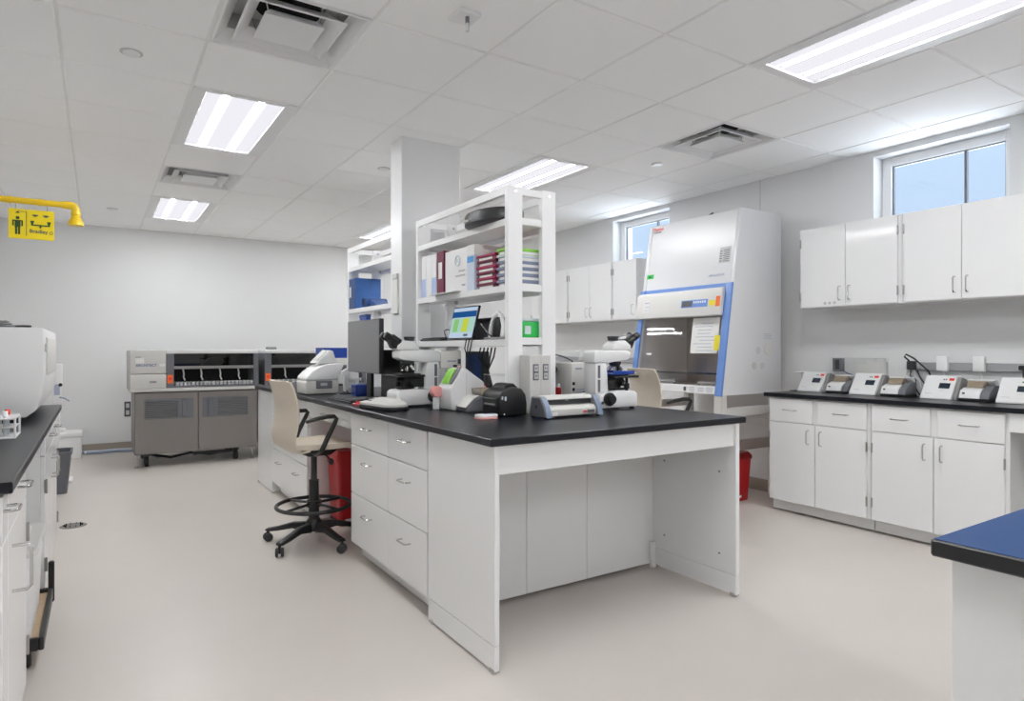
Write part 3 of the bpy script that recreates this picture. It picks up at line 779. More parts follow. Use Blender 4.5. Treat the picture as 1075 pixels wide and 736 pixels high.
p = MB(); p.box(HB-.05, HB-.02, HY0+.08, HY1-.08, .60, .66, 'ltgrey2', .003); p.build('stand_rail', t)
f = MB(); f.tube([(4.62, 3.75, 2.385), (4.55, 3.70, 2.42), (4.5, 3.62, 2.425), (4.45, 3.58, 2.39)], .006, 'black', 6)
solo('cord', f, 'short black cord lying on top of the biosafety cabinet', 'cord', (4.53, 3.66, 2.38))

# ------------------------------------------------------------------ drafting stool, built once and copied
def stool(h):
    t = thing('drafting_stool', '', 'stool', local=True)
    p = MB(); p.lathe([(.0, .085), (.05, .085), (.055, .10), (.05, .14), (.034, .16), (.03, .40), (.034, .405), (.0, .405)], (0, 0, 0), 'black', 20)
    hub = p.build('hub', t)
    for k in range(5):
        a = R(-79+72*k); c_, s_ = math.cos(a), math.sin(a)
        p = MB(); P = lambda r, z: (c_*r, s_*r, z)
        prof = [(.04, .075), (.04, .135), (.14, .130), (.25, .098), (.318, .085), (.325, .072), (.305, .066), (.24, .073), (.14, .092)]
        p.prism([(r, z) for r, z in prof], 'y', -.021, .021, 'black', .006, 2); p.xform(Matrix.Rotation(a, 4, 'Z')); o = p.build('star_leg', t)
        p = MB(); p.cyl((.31, 0, .05), (.31, 0, .075), .009, 'black', seg=10)
        for sy in (-1, 1): p.lathe([(.0, -.009), (.022, -.009), (.0275, -.005), (.0275, .005), (.022, .009), (0, .009)], (.31, sy*.016, .0276), 'charcoal', 18, 'y')
        p.box(.298, .322, -.006, .006, .02, .058, 'black', .002)
        p.xform(Matrix.Translation((c_*.31, s_*.31, 0)) @ Matrix.Rotation(a+R(40), 4, 'Z') @ Matrix.Translation((-.31, 0, 0))); p.build('caster', o)
    p = MB(); p.tube([(.232*math.cos(2*math.pi*k/40), .232*math.sin(2*math.pi*k/40), .245) for k in range(40)], .0125, 'black', 8, closed=True); ringo = p.build('foot_ring', t)
    p = MB()
    for k in range(4):
        a = R(20+90*k); p.tube([(.028*math.cos(a), .028*math.sin(a), .255), (.226*math.cos(a), .226*math.sin(a), .245)], .009, 'black', 8)
    p.lathe([(.0305, .235), (.046, .235), (.046, .275), (.0305, .275)], (0, 0, 0), 'black', 20); p.build('ring_spoke', ringo)
    p = MB(); p.cyl((0, 0, .4055), (0, 0, h-.075), .019, 'charcoal', seg=16); p.build('gas_lift', t)
    p = MB(); p.prism([(-.10, h-.045), (-.07, h-.08), (.08, h-.08), (.13, h-.045)], 'y', -.09, .09, 'black', .008, 2); mech = p.build('mechanism', t)
    p = MB(); p.tube([(.02, -.09, h-.06), (.03, -.14, h-.075), (.04, -.175, h-.10)], .006, 'black', 8); p.ball((.042, -.18, h-.107), .016, 'black', (1, 1, 1.3)); p.build('lever', mech)
    # seat
    rows = []
    for i in range(15):
        u = i/14; x = -.185+.44*u; zz = h - .008*math.sin(math.pi*u) - .035*max(0, (u-.75)/.25)**2
        row = []
        for j in range(15):
            v = -1+2*j/14; hw = .215*(1-.12*(1-u)) * (1-.10*max(0, (u-.8)/.2)**2)
            row.append((x - .012*(abs(v)**4)*u, v*hw, zz+.016*abs(v)**3))
        rows.append(row)
    p = MB(); p.sheet(rows, -.032, 'shell'); p.build('seat', t, smooth=50)
    # back shell rising from the rear of the seat
    rows = []
    pr = [(-.10, h-.028), (-.16, h-.036), (-.198, h-.012), (-.215, h+.05), (-.205, h+.13), (-.198, h+.21), (-.208, h+.29), (-.228, h+.36), (-.243, h+.405)]
    for i, (x, z) in enumerate(pr):
        u = i/(len(pr)-1); hw = .20 + .012*math.sin(math.pi*u) - .006*max(0, u-.85)/.15
        row = []
        for j in range(15):
            v = -1+2*j/14; row.append((x + .028*(v*v)*(min(1, u*2)), v*hw, z + (.010*abs(v)**2 if u < .3 else -.006*max(0, abs(v)-.8)/.2*(u > .95))))
        rows.append(row)
    p = MB(); p.sheet(rows, .012, 'shell'); p.build('backrest', t, smooth=60)
    for sy in (-1, 1):
        y = sy*.235
        p = MB(); path = [(-.05, sy*.09, h-.052), (-.05, sy*.17, h-.055), (-.045, y, h-.03), (-.01, y+.008*sy, h+.05), (.040, y+.008*sy, h+.145), (.050, y+.006*sy, h+.168), (.036, y+.004*sy, h+.182), (-.01, y, h+.183), (-.08, y, h+.172), (-.14, y-.004*sy, h+.158)]
        p.tube(path, [.012, .014, .015, .015, .014, .014, .014, .014, .013, .010], 'black', 10); o = p.build('armrest', t)
    return t
s1 = stool(.65); s1.location = (1.19, 4.08, 0); s1.rotation_euler = (0, 0, R(5)); s1['label'] = 'beige shell drafting stool with black star base at the island knee space'
s2 = stool(.70); s2.location = (3.71, 3.42, 0); s2.rotation_euler = (0, 0, R(-14)); s2['label'] = 'beige shell drafting stool facing the biosafety cabinet, base hidden by the island'
for o in (s1, s2): o['group'] = 'beige drafting stools'

# ------------------------------------------------------------------ red waste bins
def redbin(x0, x1, y0, y1, h, label, lidm='red'):
    t = thing('waste_bin', label, 'waste bin', ((x0+x1)/2, (y0+y1)/2, 0), group='red biohazard bins')
    cx, cy = (x0+x1)/2, (y0+y1)/2
    def loop(s, z): return [(cx+p[0]*s, cy+p[1]*s, z) for p in rr(x1-x0, y1-y0, .03, 3)]
    p = MB(); A = loop(.86, .003); B = loop(1, h*.86); n = len(A)
    p.add(A+B, [(i, (i+1) % n, n+(i+1) % n, n+i) for i in range(n)]+[tuple(range(n))[::-1], tuple(range(n, 2*n))], 'red'); p.build('body', t, smooth=40)
    p = MB(); A = loop(1.05, h*.861); B = loop(1.05, h*.93); C = loop(.9, h)
    p.add(A+B+C, [(k*n+i, k*n+(i+1) % n, (k+1)*n+(i+1) % n, (k+1)*n+i) for k in range(2) for i in range(n)]+[tuple(range(n))[::-1], tuple(range(2*n, 3*n))], lidm); o = p.build('lid', t, smooth=40)
    p = MB(); p.box(x0-.022, x0-.0105, cy-.05, cy+.05, h*.83, h*.875, 'red_dk', .004); p.build('lid_handle', o)
    p = MB(); p.box(x0+.0, x0+.012, cy-.05, cy+.05, .03, .05, 'black', .003); p.build('pedal', t)
    f = MB(); f.box(x0+.055, x1-.14, y0+.001, y0+.004, .035, .055, 'paper'); f.build('label_strip', t)
    return t
redbin(1.425, 1.72, 4.31, 4.57, .53, 'red lidded waste bin under the worktop behind the drafting stool')
redbin(4.34, 4.61, 3.31, 3.58, .40, 'dark-lidded red waste bin on the floor under the biosafety cabinet', 'red_dk')

# ------------------------------------------------------------------ analyzers on the back side of the room
AY = 7.5
def analyzer(label, x0, panel):
    t = thing('laboratory_analyzer', label, 'analyzer', (x0+.64, AY+.4, 0), group='floor analyzers')
    x1 = x0+1.27; D = AY+.85
    p = MB(); p.box(x0+.045, x1-.01, AY+.06, D-.04, .14, .795, 'analyzer_grey', .006); p.build('base_body', t)
    xm = x0+.045+.60
    for a, b, vs in ((x0+.048, xm, 0), (xm+.006, x1-.012, 1)):
        p = MB(); p.box(a, b, AY+.03, AY+.0595, .15, .79, 'analyzer_grey', .004); o = p.build('door', t)
        p = MB(); va, vb = (a+.085, b-.045) if vs == 0 else (a+.035, b-.095)
        p.box(va, vb, AY+.0255, AY+.0295, .51, .725, 'slategrey'); p.build('vent_panel', o)
        p = MB(); ga, gb = (va+.005, vb-.155) if vs == 0 else (va+.155, vb-.005)
        for k in range(11): p.prism([(AY+.0245, .523+k*.0175), (AY+.0245, .532+k*.0175), (AY+.015, .528+k*.0175)], 'x', ga, gb, 'midgrey')
        p.build('louver', o)
        ha = vb-.11 if vs == 0 else va+.06
        p = MB(); p.box(ha, ha+.05, AY+.010, AY+.0245, .525, .715, 'slategrey', .004); p.build('door_handle', o)
    # upper body: shell with an open window bay
    p = MB(); xw0 = x0+(.41 if panel else .13); xw1 = x1-.055; fm = 'slategrey'
    p.box(x0, x1, AY+.35, D, .80, 1.235, 'ltgrey2', .008, 2)
    p.box(x0, x1-.002, AY, AY+.35, .80, .835, 'ltgrey2', .006, 2)
    if panel: p.box(x0, xw0-.075, AY-.005, AY+.349, .8355, .985, 'ltgrey2', .010, 3); p.box(x0, xw0-.075, AY+.004, AY+.349, .990, 1.243, 'ltgrey2', .010, 3)
    p.build('upper_body', t)
    p = MB(); p.box(xw0-.0745, xw0, AY+.005, AY+.349, .836, 1.20, fm, .003); p.box(xw1, x1-.002, AY+.0, AY+.349, .836, 1.20, fm, .003)
    p.box(xw0+.0005, xw1-.0005, AY+.008, AY+.05, .836, .862, fm, .003); p.box(xw0+.0005, xw1-.0005, AY+.012, AY+.04, 1.035, 1.068, 'midgrey', .003)
    p.build('window_frame', t)
    p = MB(); p.box(xw0-.0745, x1-.002, AY-.003, AY+.36, 1.2005, 1.245, 'white', .008, 2); p.build('top_cover', t)
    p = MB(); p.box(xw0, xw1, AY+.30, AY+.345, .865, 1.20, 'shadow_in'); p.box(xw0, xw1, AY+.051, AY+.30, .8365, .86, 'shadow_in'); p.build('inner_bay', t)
    p = MB(); p.box(xw0+.001, xw1-.001, AY+.02, AY+.024, 1.069, 1.199, 'dark_window'); p.build('upper_window', t)
    n = 20
    for k in range(n):
        xx = xw0+.02+(xw1-xw0-.05)*k/(n-1)
        p = MB(); p.box(xx, xx+.024, AY+.006, AY+.27, .8625, .892, 'paper', .002); p.prism([(xx+.019, .866), (xx+.019, .889), (xx+.008, .8775)], 'y', AY+.0035, AY+.0055, 'ink_blue'); p.build('sample_carrier', t)
    for k, fr in enumerate((.12, .34, .58, .82) if panel else (.16, .40, .7)):
        xx = xw0+(xw1-xw0)*fr
        p = MB(); p.tube([(xx, AY+.12, 1.03), (xx+.008, AY+.115, .98), (xx+.004, AY+.11, .945), (xx+.018, AY+.10, .91)], .008, 'paper', 8); p.build('probe_arm', t)
    p = MB()
    for k in range(3): p.box(xw0+.12+.3*k, xw0+.25+.3*k, AY+.15, AY+.25, 1.09, 1.14, 'midgrey', .01)
    p.build('mechanism', t)
    p = MB(); p.box(xw0-.065, xw0-.012, AY+.0022, AY+.0045, .885, .975, 'orange'); o = p.build('orange_tag', t)
    p = MB(); p.box(xw0-.055, xw0-.022, AY+.0012, AY+.0021, .92, .95, 'tagred'); p.build('print', o)
    for a in (x0+.16, x1-.22):
        for bb in (AY+.16, D-.12):
            p = MB(); p.lathe([(0, -.02), (.05, -.02), (.055, -.012), (.055, .012), (.05, .02), (0, .02)], (a, bb, .0552), 'rubber', 20, 'x'); p.box(a-.03, a+.03, bb-.03, bb+.03, .108, .139, 'charcoal', .003); p.box(a-.028, a-.021, bb-.02, bb+.02, .04, .11, 'charcoal'); p.build('caster', t)
    for a in (x0+.07, x1-.05):
        p = MB(); p.cyl((a, AY+.10, .012), (a, AY+.10, .139), .009, 'steel', seg=10); p.cyl((a, AY+.10, 0), (a, AY+.10, .012), .026, 'steel', seg=16); p.build('leveling_foot', t)
    p = MB(); p.tube([(x0+.2, AY+.35, .1), (x0+.4, AY+.3, .06), (x0+.6, AY+.32, .09), (x0+.8, AY+.3, .06), (x0+1.05, AY+.3, .10)], .014, 'rubber', 8); p.box(x0+.62, x1-.24, AY+.2, AY+.24, .075, .11, 'charcoal', .003); p.build('underside_duct', t)
    if panel:
        text('ARCHITECT', .036, 'ink_blue', t, (x0+.150, AY+.0025, 1.078), (1, 0, 0), (0, 0, 1), bold=True)
        text('i2000', .03, 'ink', t, (x0+.21, AY-.0065, .905), (1, 0, 0), (0, 0, 1), bold=True)
        p = MB(); p.box(x0+.05, x0+.13, AY+.001, AY+.003, 1.10, 1.155, 'paper'); p.build('sticker', t)
        p = MB(); p.box(x0+.05, x0+.10, AY+.001, AY+.003, 1.163, 1.168, 'darkgreen'); p.build('emblem', t)
        p = MB(); p.box(x0+.272, x0+.325, AY+.001, AY+.003, 1.068, 1.095, 'paper'); p.build('sticker', t)
    else:
        p = MB(); p.box(x0+.10, x0+.21, AY+.10, AY+.16, 1.2455, 1.275, 'midgrey', .004); p.build('status_bar', t)
    return t
analyzer('large grey and white floor analyzer with dark window, left end free beside the wall socket', .29, True)
analyzer('second floor analyzer, mostly hidden behind the far end of the island', 1.572, False)
t = thing('heating_block', 'grey box at the far end of the island carrying the blue tray', 'instrument', (1.96, 5.95, ZT))
MB().box(1.80, 2.12, 5.80, 6.10, ZT+.0125, 1.165, 'ltgrey2', .008, 2).build('case', t)
MB().box(1.82, 2.10, 5.82, 6.08, ZT+.0005, ZT+.012, 'rubber').build('foot', t)
MB().box(1.84, 2.0, 5.797, 5.7998, 1.02, 1.10, 'slategrey').build('display', t)
p = MB(); p.box(1.79, 2.08, 5.82, 6.08, 1.1655, 1.175, 'blue', .002); p.box(1.79, 2.08, 5.82, 5.828, 1.1752, 1.262, 'blue', .002); p.box(1.79, 2.08, 6.072, 6.08, 1.1752, 1.262, 'blue', .002); p.box(1.79, 1.798, 5.8282, 6.0718, 1.1752, 1.262, 'blue', .002); p.box(2.072, 2.08, 5.8282, 6.0718, 1.1752, 1.262, 'blue', .002)
solo('storage_tray', p, 'open blue tray on top of the grey box at the far island end', 'tray', (1.94, 5.95, 1.1655))
t = thing('wall_outlet', 'small grey double wall outlet beside the large analyzer', 'outlet', (.326, YB, .5))
MB().box(.292, .36, YB-.008, YB-.0005, .415, .60, 'dkgrey', .003).build('cover_plate', t)
for z in (.465, .55): MB().box(.308, .344, YB-.011, YB-.0081, z-.027, z+.027, 'ltgrey', .003).build('socket', t)
t = thing('tubing', 'blue and white hoses along the floor by the back wall', 'hose', (.05, 8.9, 0))
for k, (y, m) in enumerate(((8.98, 'plumb'), (8.94, 'white'), (8.90, 'plumb'))):
    MB().tube([(-.14+.02*k, y, .02), (.05, y-.02, .02), (.2, y+.01, .02), (.36, y-.03, .02), (.55, y-.35, .02), (.6, y-.7, .02)], .018, m, 8).build('hose', t)
f = MB()
f.lathe([(0, .003), (.07, .003), (.078, .0025), (.084, 0)], (-.139, 5.37, .0002), 'drain', 28)
t = thing('floor_drain', 'round steel floor drain under the shower head', 'drain', (-.139, 5.37, 0))
f.build('grate', t)
f = MB()
for k in range(10):
    a = k*math.pi/5; f.cyl((-.139+.058*math.cos(a), 5.37+.048*math.sin(a), .0034), (-.139+.048*math.cos(a), 5.37+.048*math.sin(a), .0042), .010, 'hole', seg=10)
f.build('slot', t)

# ------------------------------------------------------------------ left bench
LX = -.205
b = MB(); b.box(-.90, -.182, 2.03, 4.72, .878, .908, 'top', .003)
solo('side_worktop', b, 'black worktop of the bench on the aisle side, with the big white instrument', 'worktop', (-.54, 3.4, .878))
def bigpull(o, y, z): pull(o, (LX, y, z), 'v', 1, .13, .045, .005)
cabinet('base_cabinet', 'white base cabinet at the near end of the side bench, with a tall D-shaped pull', LX, 1, 2.045, 2.72, .096, .8774, .68,
    [('drawer', 2.05, 2.17, .745, .868, [('h', 2.10, .828, .075)]), ('drawer', 2.18, 2.70, .745, .868, [('h', 2.46, .826, .1)]),
     ('door', 2.18, 2.70, .098, .739, [], [(2.701, .62), (2.701, .23)]), ('door', 2.05, 2.174, .098, .739, [])], group='side bench cabinets')
for o in kids(bpy.data.objects['base_cabinet.003'] if 'base_cabinet.003' in bpy.data.objects else S.camera):
    if o.name.startswith('door') and not kids(o) == [] : bigpull(o, 2.27, .62)
cabinet('base_cabinet', 'white base cabinet at the far end of the side bench, past the dolly', LX, 1, 3.66, 4.68, .096, .8774, .68,
    [('drawer', 3.665, 4.16, .745, .868, [('h', 3.95, .81)]), ('drawer', 4.17, 4.67, .745, .868, [('h', 4.40, .81)]),
     ('door', 3.665, 4.16, .098, .739, [('v', 4.10, .62)], [(3.664, .60), (3.664, .23)]), ('door', 4.17, 4.67, .098, .739, [('v', 4.22, .62)], [(4.672, .60), (4.672, .23)])], group='side bench cabinets')
MBp = MB(); MBp.box(-.885, -.87, 2.725, 3.655, .02, .877, 'lam')
solo('bench_back_panel', MBp, 'white back panel behind the white bin under the side bench', 'panel', (-.878, 3.19, .02))
t = thing('dolly', 'low black wheeled dolly under the side bench', 'dolly', (-.45, 3.3, 0))
f = MB(); f.box(-.72, -.19, 3.02, 3.60, .10, .118, 'wood', .003); f.build('deck', t)
f = MB(); f.box(-.19, -.172, 3.0, 3.60, .085, .135, 'black', .004); f.box(-.738, -.72, 3.0, 3.6, .085, .135, 'black', .004); f.box(-.72, -.19, 3.0, 3.0195, .085, .135, 'black', .004); f.box(-.72, -.19, 3.6005, 3.618, .085, .135, 'black', .004); f.build('rim', t)
f = MB(); f.box(-.192, -.168, 3.62, 3.65, .06, .25, 'black', .006); f.build('corner_post', t)
for x in (-.66, -.23):
    for y in (3.08, 3.55):
        f = MB(); f.lathe([(0, -.014), (.034, -.014), (.038, -.008), (.038, .008), (.034, .014), (0, .014)], (x, y, .0382), 'rubber', 18, 'x'); f.box(x-.02, x+.02, y-.02, y+.02, .077, .0995, 'charcoal', .002); f.build('caster', t)
t = thing('lab_bin', 'tall white bin with grey rim standing on the dolly', 'bin', (-.43, 3.27, .1182))
f = MB(); A = [(-.41+p[0]*.94, 3.28+p[1]*.94, .1185) for p in rr(.41, .50, .04, 3)]; B = [(-.41+p[0], 3.28+p[1], .44) for p in rr(.41, .50, .04, 3)]; n = len(A)
f.add(A+B, [(i, (i+1) % n, n+(i+1) % n, n+i) for i in range(n)]+[tuple(range(n))[::-1], tuple(range(n, 2*n))], 'white'); f.build('body', t, smooth=40)
f = MB(); f.prism(rr(.43, .52, .05, 3, -.41, 3.28), 'z', .4405, .462, 'ltgrey2', .004); f.build('rim', t)
f = MB(); f.prism(rr(.34, .43, .05, 3, -.41, 3.28), 'z', .4625, .47, 'white', .002); f.build('bag_liner', t)
# big instrument on the side bench
t = thing('benchtop_instrument', 'big white boxy instrument on the side bench with a black item on top', 'instrument', (-.54, 4.1, .908))
f = MB(); f.prism([(-.86, .935), (-.86, 1.349), (-.218, 1.349), (-.209, 1.340), (-.207, 1.10), (-.215, 1.03), (-.238, .965), (-.275, .935)], 'y', 3.60, 4.66, 'white', .004, 2); f.build('housing', t)
f = MB(); f.prism([(-.2065, 1.12), (-.2065, 1.31), (-.199, 1.30), (-.199, 1.13)], 'y', 3.75, 4.5, 'offwhite', .003); f.build('side_cover', t)
f = MB(); f.box(-.84, -.30, 3.63, 4.63, .9085, .934, 'black', .004); f.build('plinth', t)
f = MB(); f.box(-.2065, -.198, 3.66, 3.70, 1.235, 1.275, 'ltgrey', .003); f.build('latch', t)
t = thing('cable_coil', 'black coiled cable lying on top of the big white instrument', 'cable', (-.45, 3.9, 1.35))
f = MB()
for k in range(3): f.tube([(-.47+(.13-.012*k)*math.cos(a*.314), 3.85+(.13-.012*k)*math.sin(a*.314), 1.358+.011*k+.002*math.sin(a*2)) for a in range(20)], .008, 'black', 7, closed=True)
f.tube([(-.34, 3.85, 1.359), (-.30, 3.80, 1.359), (-.27, 3.78, 1.358)], .007, 'black', 7); f.build('cable', t)
t = thing('tube_rack', 'white wire test tube rack with red caps on the side bench', 'tube rack', (-.36, 3.1, .908))
f = MB(); xa, xb, ya_, yb_ = -.50, -.262, 3.0, 3.16
for z in (.913, .985): f.tube([(xa, ya_, z), (xb, ya_, z), (xb, yb_, z), (xa, yb_, z)], .0045, 'white', 6, closed=True)
f.box(xa, xb, ya_, yb_, .950, .953, 'white'); f.box(xa, xb, ya_, yb_, .983, .986, 'white'); f.box(xa, xb, ya_, yb_, .9088, .9125, 'white')
for k in range(5):
    x = xa+(xb-xa)*k/4
    for y in (ya_, yb_): f.cyl((x, y, .911), (x, y, .985), .004, 'white', seg=8)
f.build('wire_frame', t)
for k in range(4):
    for j in range(2):
        x = xa+.03+.058*k; y = ya_+.04+.08*j
        q = MB(); q.cyl((x, y, .915), (x, y, .992), .0065, 'palegrey', seg=10); o = None
        if (k, j) in ((3, 1), (3, 0), (1, 1)):
            tt = thing('test_tube', {(3, 1): 'red-capped test tube at the aisle corner of the wire rack', (3, 0): 'test tube with pink-striped label at the front corner of the wire rack', (1, 1): 'red-capped test tube further into the wire rack'}[(k, j)], 'test tube', (x, y, .913), group='test tubes in the wire rack')
            q.build('tube', tt); c_ = MB(); c_.cyl((x, y, .9922), (x, y, 1.012), .009, 'tagred' if (k, j) != (3, 0) else 'white', seg=12); c_.build('cap', tt)
t = thing('paper_roll', 'white round roll on the side bench behind the wire rack', 'roll', (-.50, 3.3, .908))
f = MB(); f.lathe([(.02, .0), (.055, .0), (.058, .004), (.058, .096), (.055, .10), (.02, .10), (.02, 0)], (-.40, 3.33, .9085), 'white', 28); f.build('roll', t)

# far left corner
t = thing('sampler_stand', 'slim white post with a labelled head and blue lever past the side bench', 'dispenser', (-.31, 7.2, 0))
f = MB(); f.prism(rr(.26, .26, .03, 3, -.32, 7.22), 'z', 0.0005, .025, 'white', .004); f.build('base', t)
f = MB(); f.box(-.332, -.29, 7.19, 7.25, .0255, .745, 'white', .006); f.build('post', t)
f = MB(); f.box(-.345, -.272, 7.16, 7.27, .7455, 1.11, 'white', .008, 2); hd = f.build('head', t)
f = MB(); f.box(-.335, -.29, 7.157, 7.1595, .82, .92, 'ink_pale'); f.build('label_sticker', hd)
f = MB(); f.cyl((-.285, 7.150, .915), (-.285, 7.1595, .915), .016, 'black', seg=14); f.build('knob', hd)
f = MB(); f.tube([(-.29, 7.15, .80), (-.25, 7.13, .79), (-.215, 7.11, .765)], .007, 'plumb', 8); f.build('lever', hd)
t = thing('trash_can', 'small dark grey waste basket by the end of the side bench', 'waste basket', (-.32, 6.6, 0))
def basket(x0, x1, y0, y1, h, t):
    cx, cy = (x0+x1)/2, (y0+y1)/2
    lo = lambda s, z: [(cx+p[0]*s, cy+p[1]*s, z) for p in rr(x1-x0, y1-y0, .03, 3)]
    L_ = [lo(.78, .001), lo(1, h), lo(.95, h), lo(.75, .012)]; n = len(L_[0]); f = MB()
    f.add(sum(L_, []), [(k*n+i, k*n+(i+1) % n, (k+1)*n+(i+1) % n, (k+1)*n+i) for k in range(3) for i in range(n)]+[tuple(range(n))[::-1], tuple(range(3*n, 4*n))], 'bin_grey'); f.build('body', t, smooth=40)
    A = lo(1.05, h-.022); B = lo(1.05, h+.001); C = lo(.955, h+.001); D = lo(1.002, h-.022); f = MB()
    f.add(A+B+C+D, [(k*n+i, k*n+(i+1) % n, ((k+1) % 4)*n+(i+1) % n, ((k+1) % 4)*n+i) for k in range(4) for i in range(n)], 'bin_grey'); f.build('rim', t, smooth=40)
basket(-.47, -.185, 6.56, 6.86, .362, t)
t = thing('foam_box', 'white lidded foam box on the floor in the back corner', 'box', (-.35, 8.75, 0))
MB().box(-.60, -.145, 8.62, 8.95, .0005, .25, 'white', .008, 2).build('body', t)
MB().box(-.61, -.138, 8.61, 8.96, .2505, .30, 'white', .008, 2).build('lid', t)
MB().box(-.40, -.30, 8.72, 8.84, .3005, .34, 'white', .01, 2).build('handle', t)

# ------------------------------------------------------------------ near bench with the blue top
b = MB(); b.box(1.270, 2.80, -1.2, .548, .878, .908, 'edge_black', .003); b.box(1.274, 2.796, -1.196, .544, .9082, .9092, 'top_blue')
solo('near_worktop', b, 'dark blue topped black-edged worktop at the bottom corner nearest the camera', 'worktop', (2.0, -.3, .878))
t = thing('bench_cabinet', 'white end panel and base of the blue topped bench', 'cabinet', (2.0, -.3, 0))
MB().box(1.296, 1.318, -1.15, .525, .01, .8774, 'lam', .002).build('end_panel', t)
MB().box(1.3185, 2.75, .503, .525, .01, .8774, 'lam', .002).build('back_panel', t)
MB().box(2.7505, 2.772, -1.15, .525, .01, .8774, 'lam', .002).build('end_panel', t)
MB().box(1.3185, 2.75, -1.15, -1.128, .76, .8774, 'lam', .002).build('apron', t)
f = MB()
for x in (1.307, 2.76):
    for y in (-1.05, .45): f.cyl((x, y, 0), (x, y, .01), .015, 'steel', seg=10)
f.build('leveling_foot', t)
# ------------------------------------------------------------------ things on the island worktop
Z = ZT+.0005
def microscope(tray=None, lamp=False):
    t = thing('microscope', '', 'microscope', local=True)
    MB().prism([(-.145, .012), (-.145, .088), (-.05, .098), (.03, .106), (.125, .100), (.142, .085), (.142, .012)], 'y', -.085, .085, 'white', .008, 2).build('base', t)
    f = MB()
    for x in (-.12, .115):
        for y in (-.065, .065): f.cyl((x, y, 0), (x, y, .0118), .014, 'rubber', seg=12)
    f.build('foot', t)
    f = MB(); f.prism([(-.145, .09), (-.145, .262), (-.065, .262), (-.055, .20), (-.05, .10)], 'y', -.05, .05, 'white', .008, 2); c_ = f.build('column', t)
    f = MB()
    for z0, z1 in ((.10, .17), (.178, .25)):
        for ya, yb in ((-.0525, -.0502), (.0502, .0525)): f = MB(); f.box(-.130, -.112, ya, yb, z0, z1, 'slategrey', .001); f.build('inlay', c_)
    MB().prism([(-.155, .2625), (-.155, .325), (-.14, .335), (.10, .335), (.122, .325), (.122, .290), (.09, .275), (.0, .268), (-.04, .2625)], 'y', -.052, .052, 'white_gloss', .010, 2).build('arm', t)
    MB().prism([(-.02, .3355), (-.01, .362), (.02, .388), (.085, .392), (.128, .365), (.132, .345), (.12, .3355)], 'y', -.046, .046, 'white_gloss', .010, 2).build('trinocular_head', t)
    f = MB(); f.lathe([(0, .0), (.030, .0), (.030, .012), (.034, .014), (.034, .024), (0, .024)], (.03, 0, .390), 'charcoal', 22); f.build('port_cap', t)
    f = MB(); f.prism([(.105, .34), (.095, .395), (.15, .43), (.168, .40), (.14, .345)], 'y', -.044, .044, 'black', .006, 2)
    eb = f.build('eyepiece_bridge', t)
    for y in (-.031, .031):
        a = Vector((.125, y, .382)); d = Vector((.085, 0, .052)).normalized(); f = MB()
        f.cyl(a, a+d*.052, .0175, 'black', seg=18); f.cyl(a+d*.0525, a+d*.082, .021, 'black', .0195, seg=18); f.cyl(a+d*.0825, a+d*.086, .015, 'charcoal', seg=16); f.build('eyepiece', t)
    f = MB(); f.lathe([(0, -.03), (.024, -.028), (.036, -.012), (.036, .0), (0, .0)], (.045, 0, .268), 'charcoal', 22); np_ = f.build('nosepiece', t)
    for k, (dx, dy) in enumerate(((0, 0), (.024, .012), (-.02, .018), (.01, -.024))):
        f = MB(); b0 = Vector((.045+dx*.7, dy*.7, .245)); b1 = b0+Vector((dx*.9, dy*.9, -.034 if k == 0 else -.028)); f.cyl(b0, b1, .011, 'black' if k % 2 else 'steel', seg=14); f.cyl(b1, b1+(b1-b0)*.25, .007, 'steel', .004, seg=12); f.build('objective', np_)
    f = MB(); f.box(-.035, .155, -.085, .085, .176, .190, 'black', .004); st = f.build('stage', t)
    f = MB(); f.box(-.02, .10, -.055, .055, .1905, .196, 'charcoal', .002); f.build('slide_clip', st)
    if tray:
        f = MB(); f.box(-.045, .12, -.083, .05, .1965, .2015, tray, .001); f.box(-.045, .12, -.083, -.078, .202, .217, tray, .001); f.box(-.045, .12, .045, .05, .202, .217, tray, .001); f.box(.105, .15, -.075, -.02, .2018, .206, 'paper'); f.build('slide_holder', st)
    f = MB(); f.lathe([(0, .118), (.032, .118), (.036, .13), (.034, .165), (.02, .174), (0, .174)], (.045, 0, 0), 'black', 22); f.cyl((.045, -.07, .14), (.045, .07, .14), .010, 'black', seg=12); f.box(-.05, .03, -.035, .035, .125, .165, 'black', .005); f.build('condenser', t)
    MB().prism([(-.049, .112), (-.049, .1755), (.075, .1755), (.095, .150), (.02, .118)], 'y', -.040, .040, 'black', .004).build('substage', t)
    f = MB(); f.cyl((.075, -.065, .10), (.075, -.065, .175), .009, 'black', seg=12); f.cyl((.075, -.065, .115), (.075, -.065, .145), .016, 'black', seg=16); f.build('stage_drive', t)
    f = MB(); f.lathe([(0, 0), (.050, 0), (.053, .004), (.053, .012), (.0, .012)], (.06, 0, .106), 'black', 24); f.build('light_exit', t)
    for s_ in (-1, 1):
        f = MB(); f.lathe([(0, 0), (.035, 0), (.037, .004), (.037, .02), (.024, .022), (.024, .042), (0, .042)] if s_ > 0 else [(0, 0), (.035, 0), (.037, -.004), (.037, -.02), (.024, -.022), (.024, -.042), (0, -.042)], (-.085, s_*.0855, .062), 'black', 22, 'y'); f.build('focus_knob', t)
    f = MB(); f.box(-.135, -.118, -.0875, -.0855, .035, .05, 'ink'); f.build('switch', t)
    if lamp:
        f = MB(); f.box(-.30, -.1555, -.05, .05, .225, .33, 'cream', .008, 2); f.box(-.2, -.1555, -.04, .04, .3305, .34, 'cream', .004); l_ = f.build('lamp_housing', t)
        f = MB(); f.box(-.292, -.272, .0502, .053, .25, .28, 'ink'); f.box(-.262, -.20, .0502, .0515, .262, .272, 'ink_pale'); f.build('vent', l_)
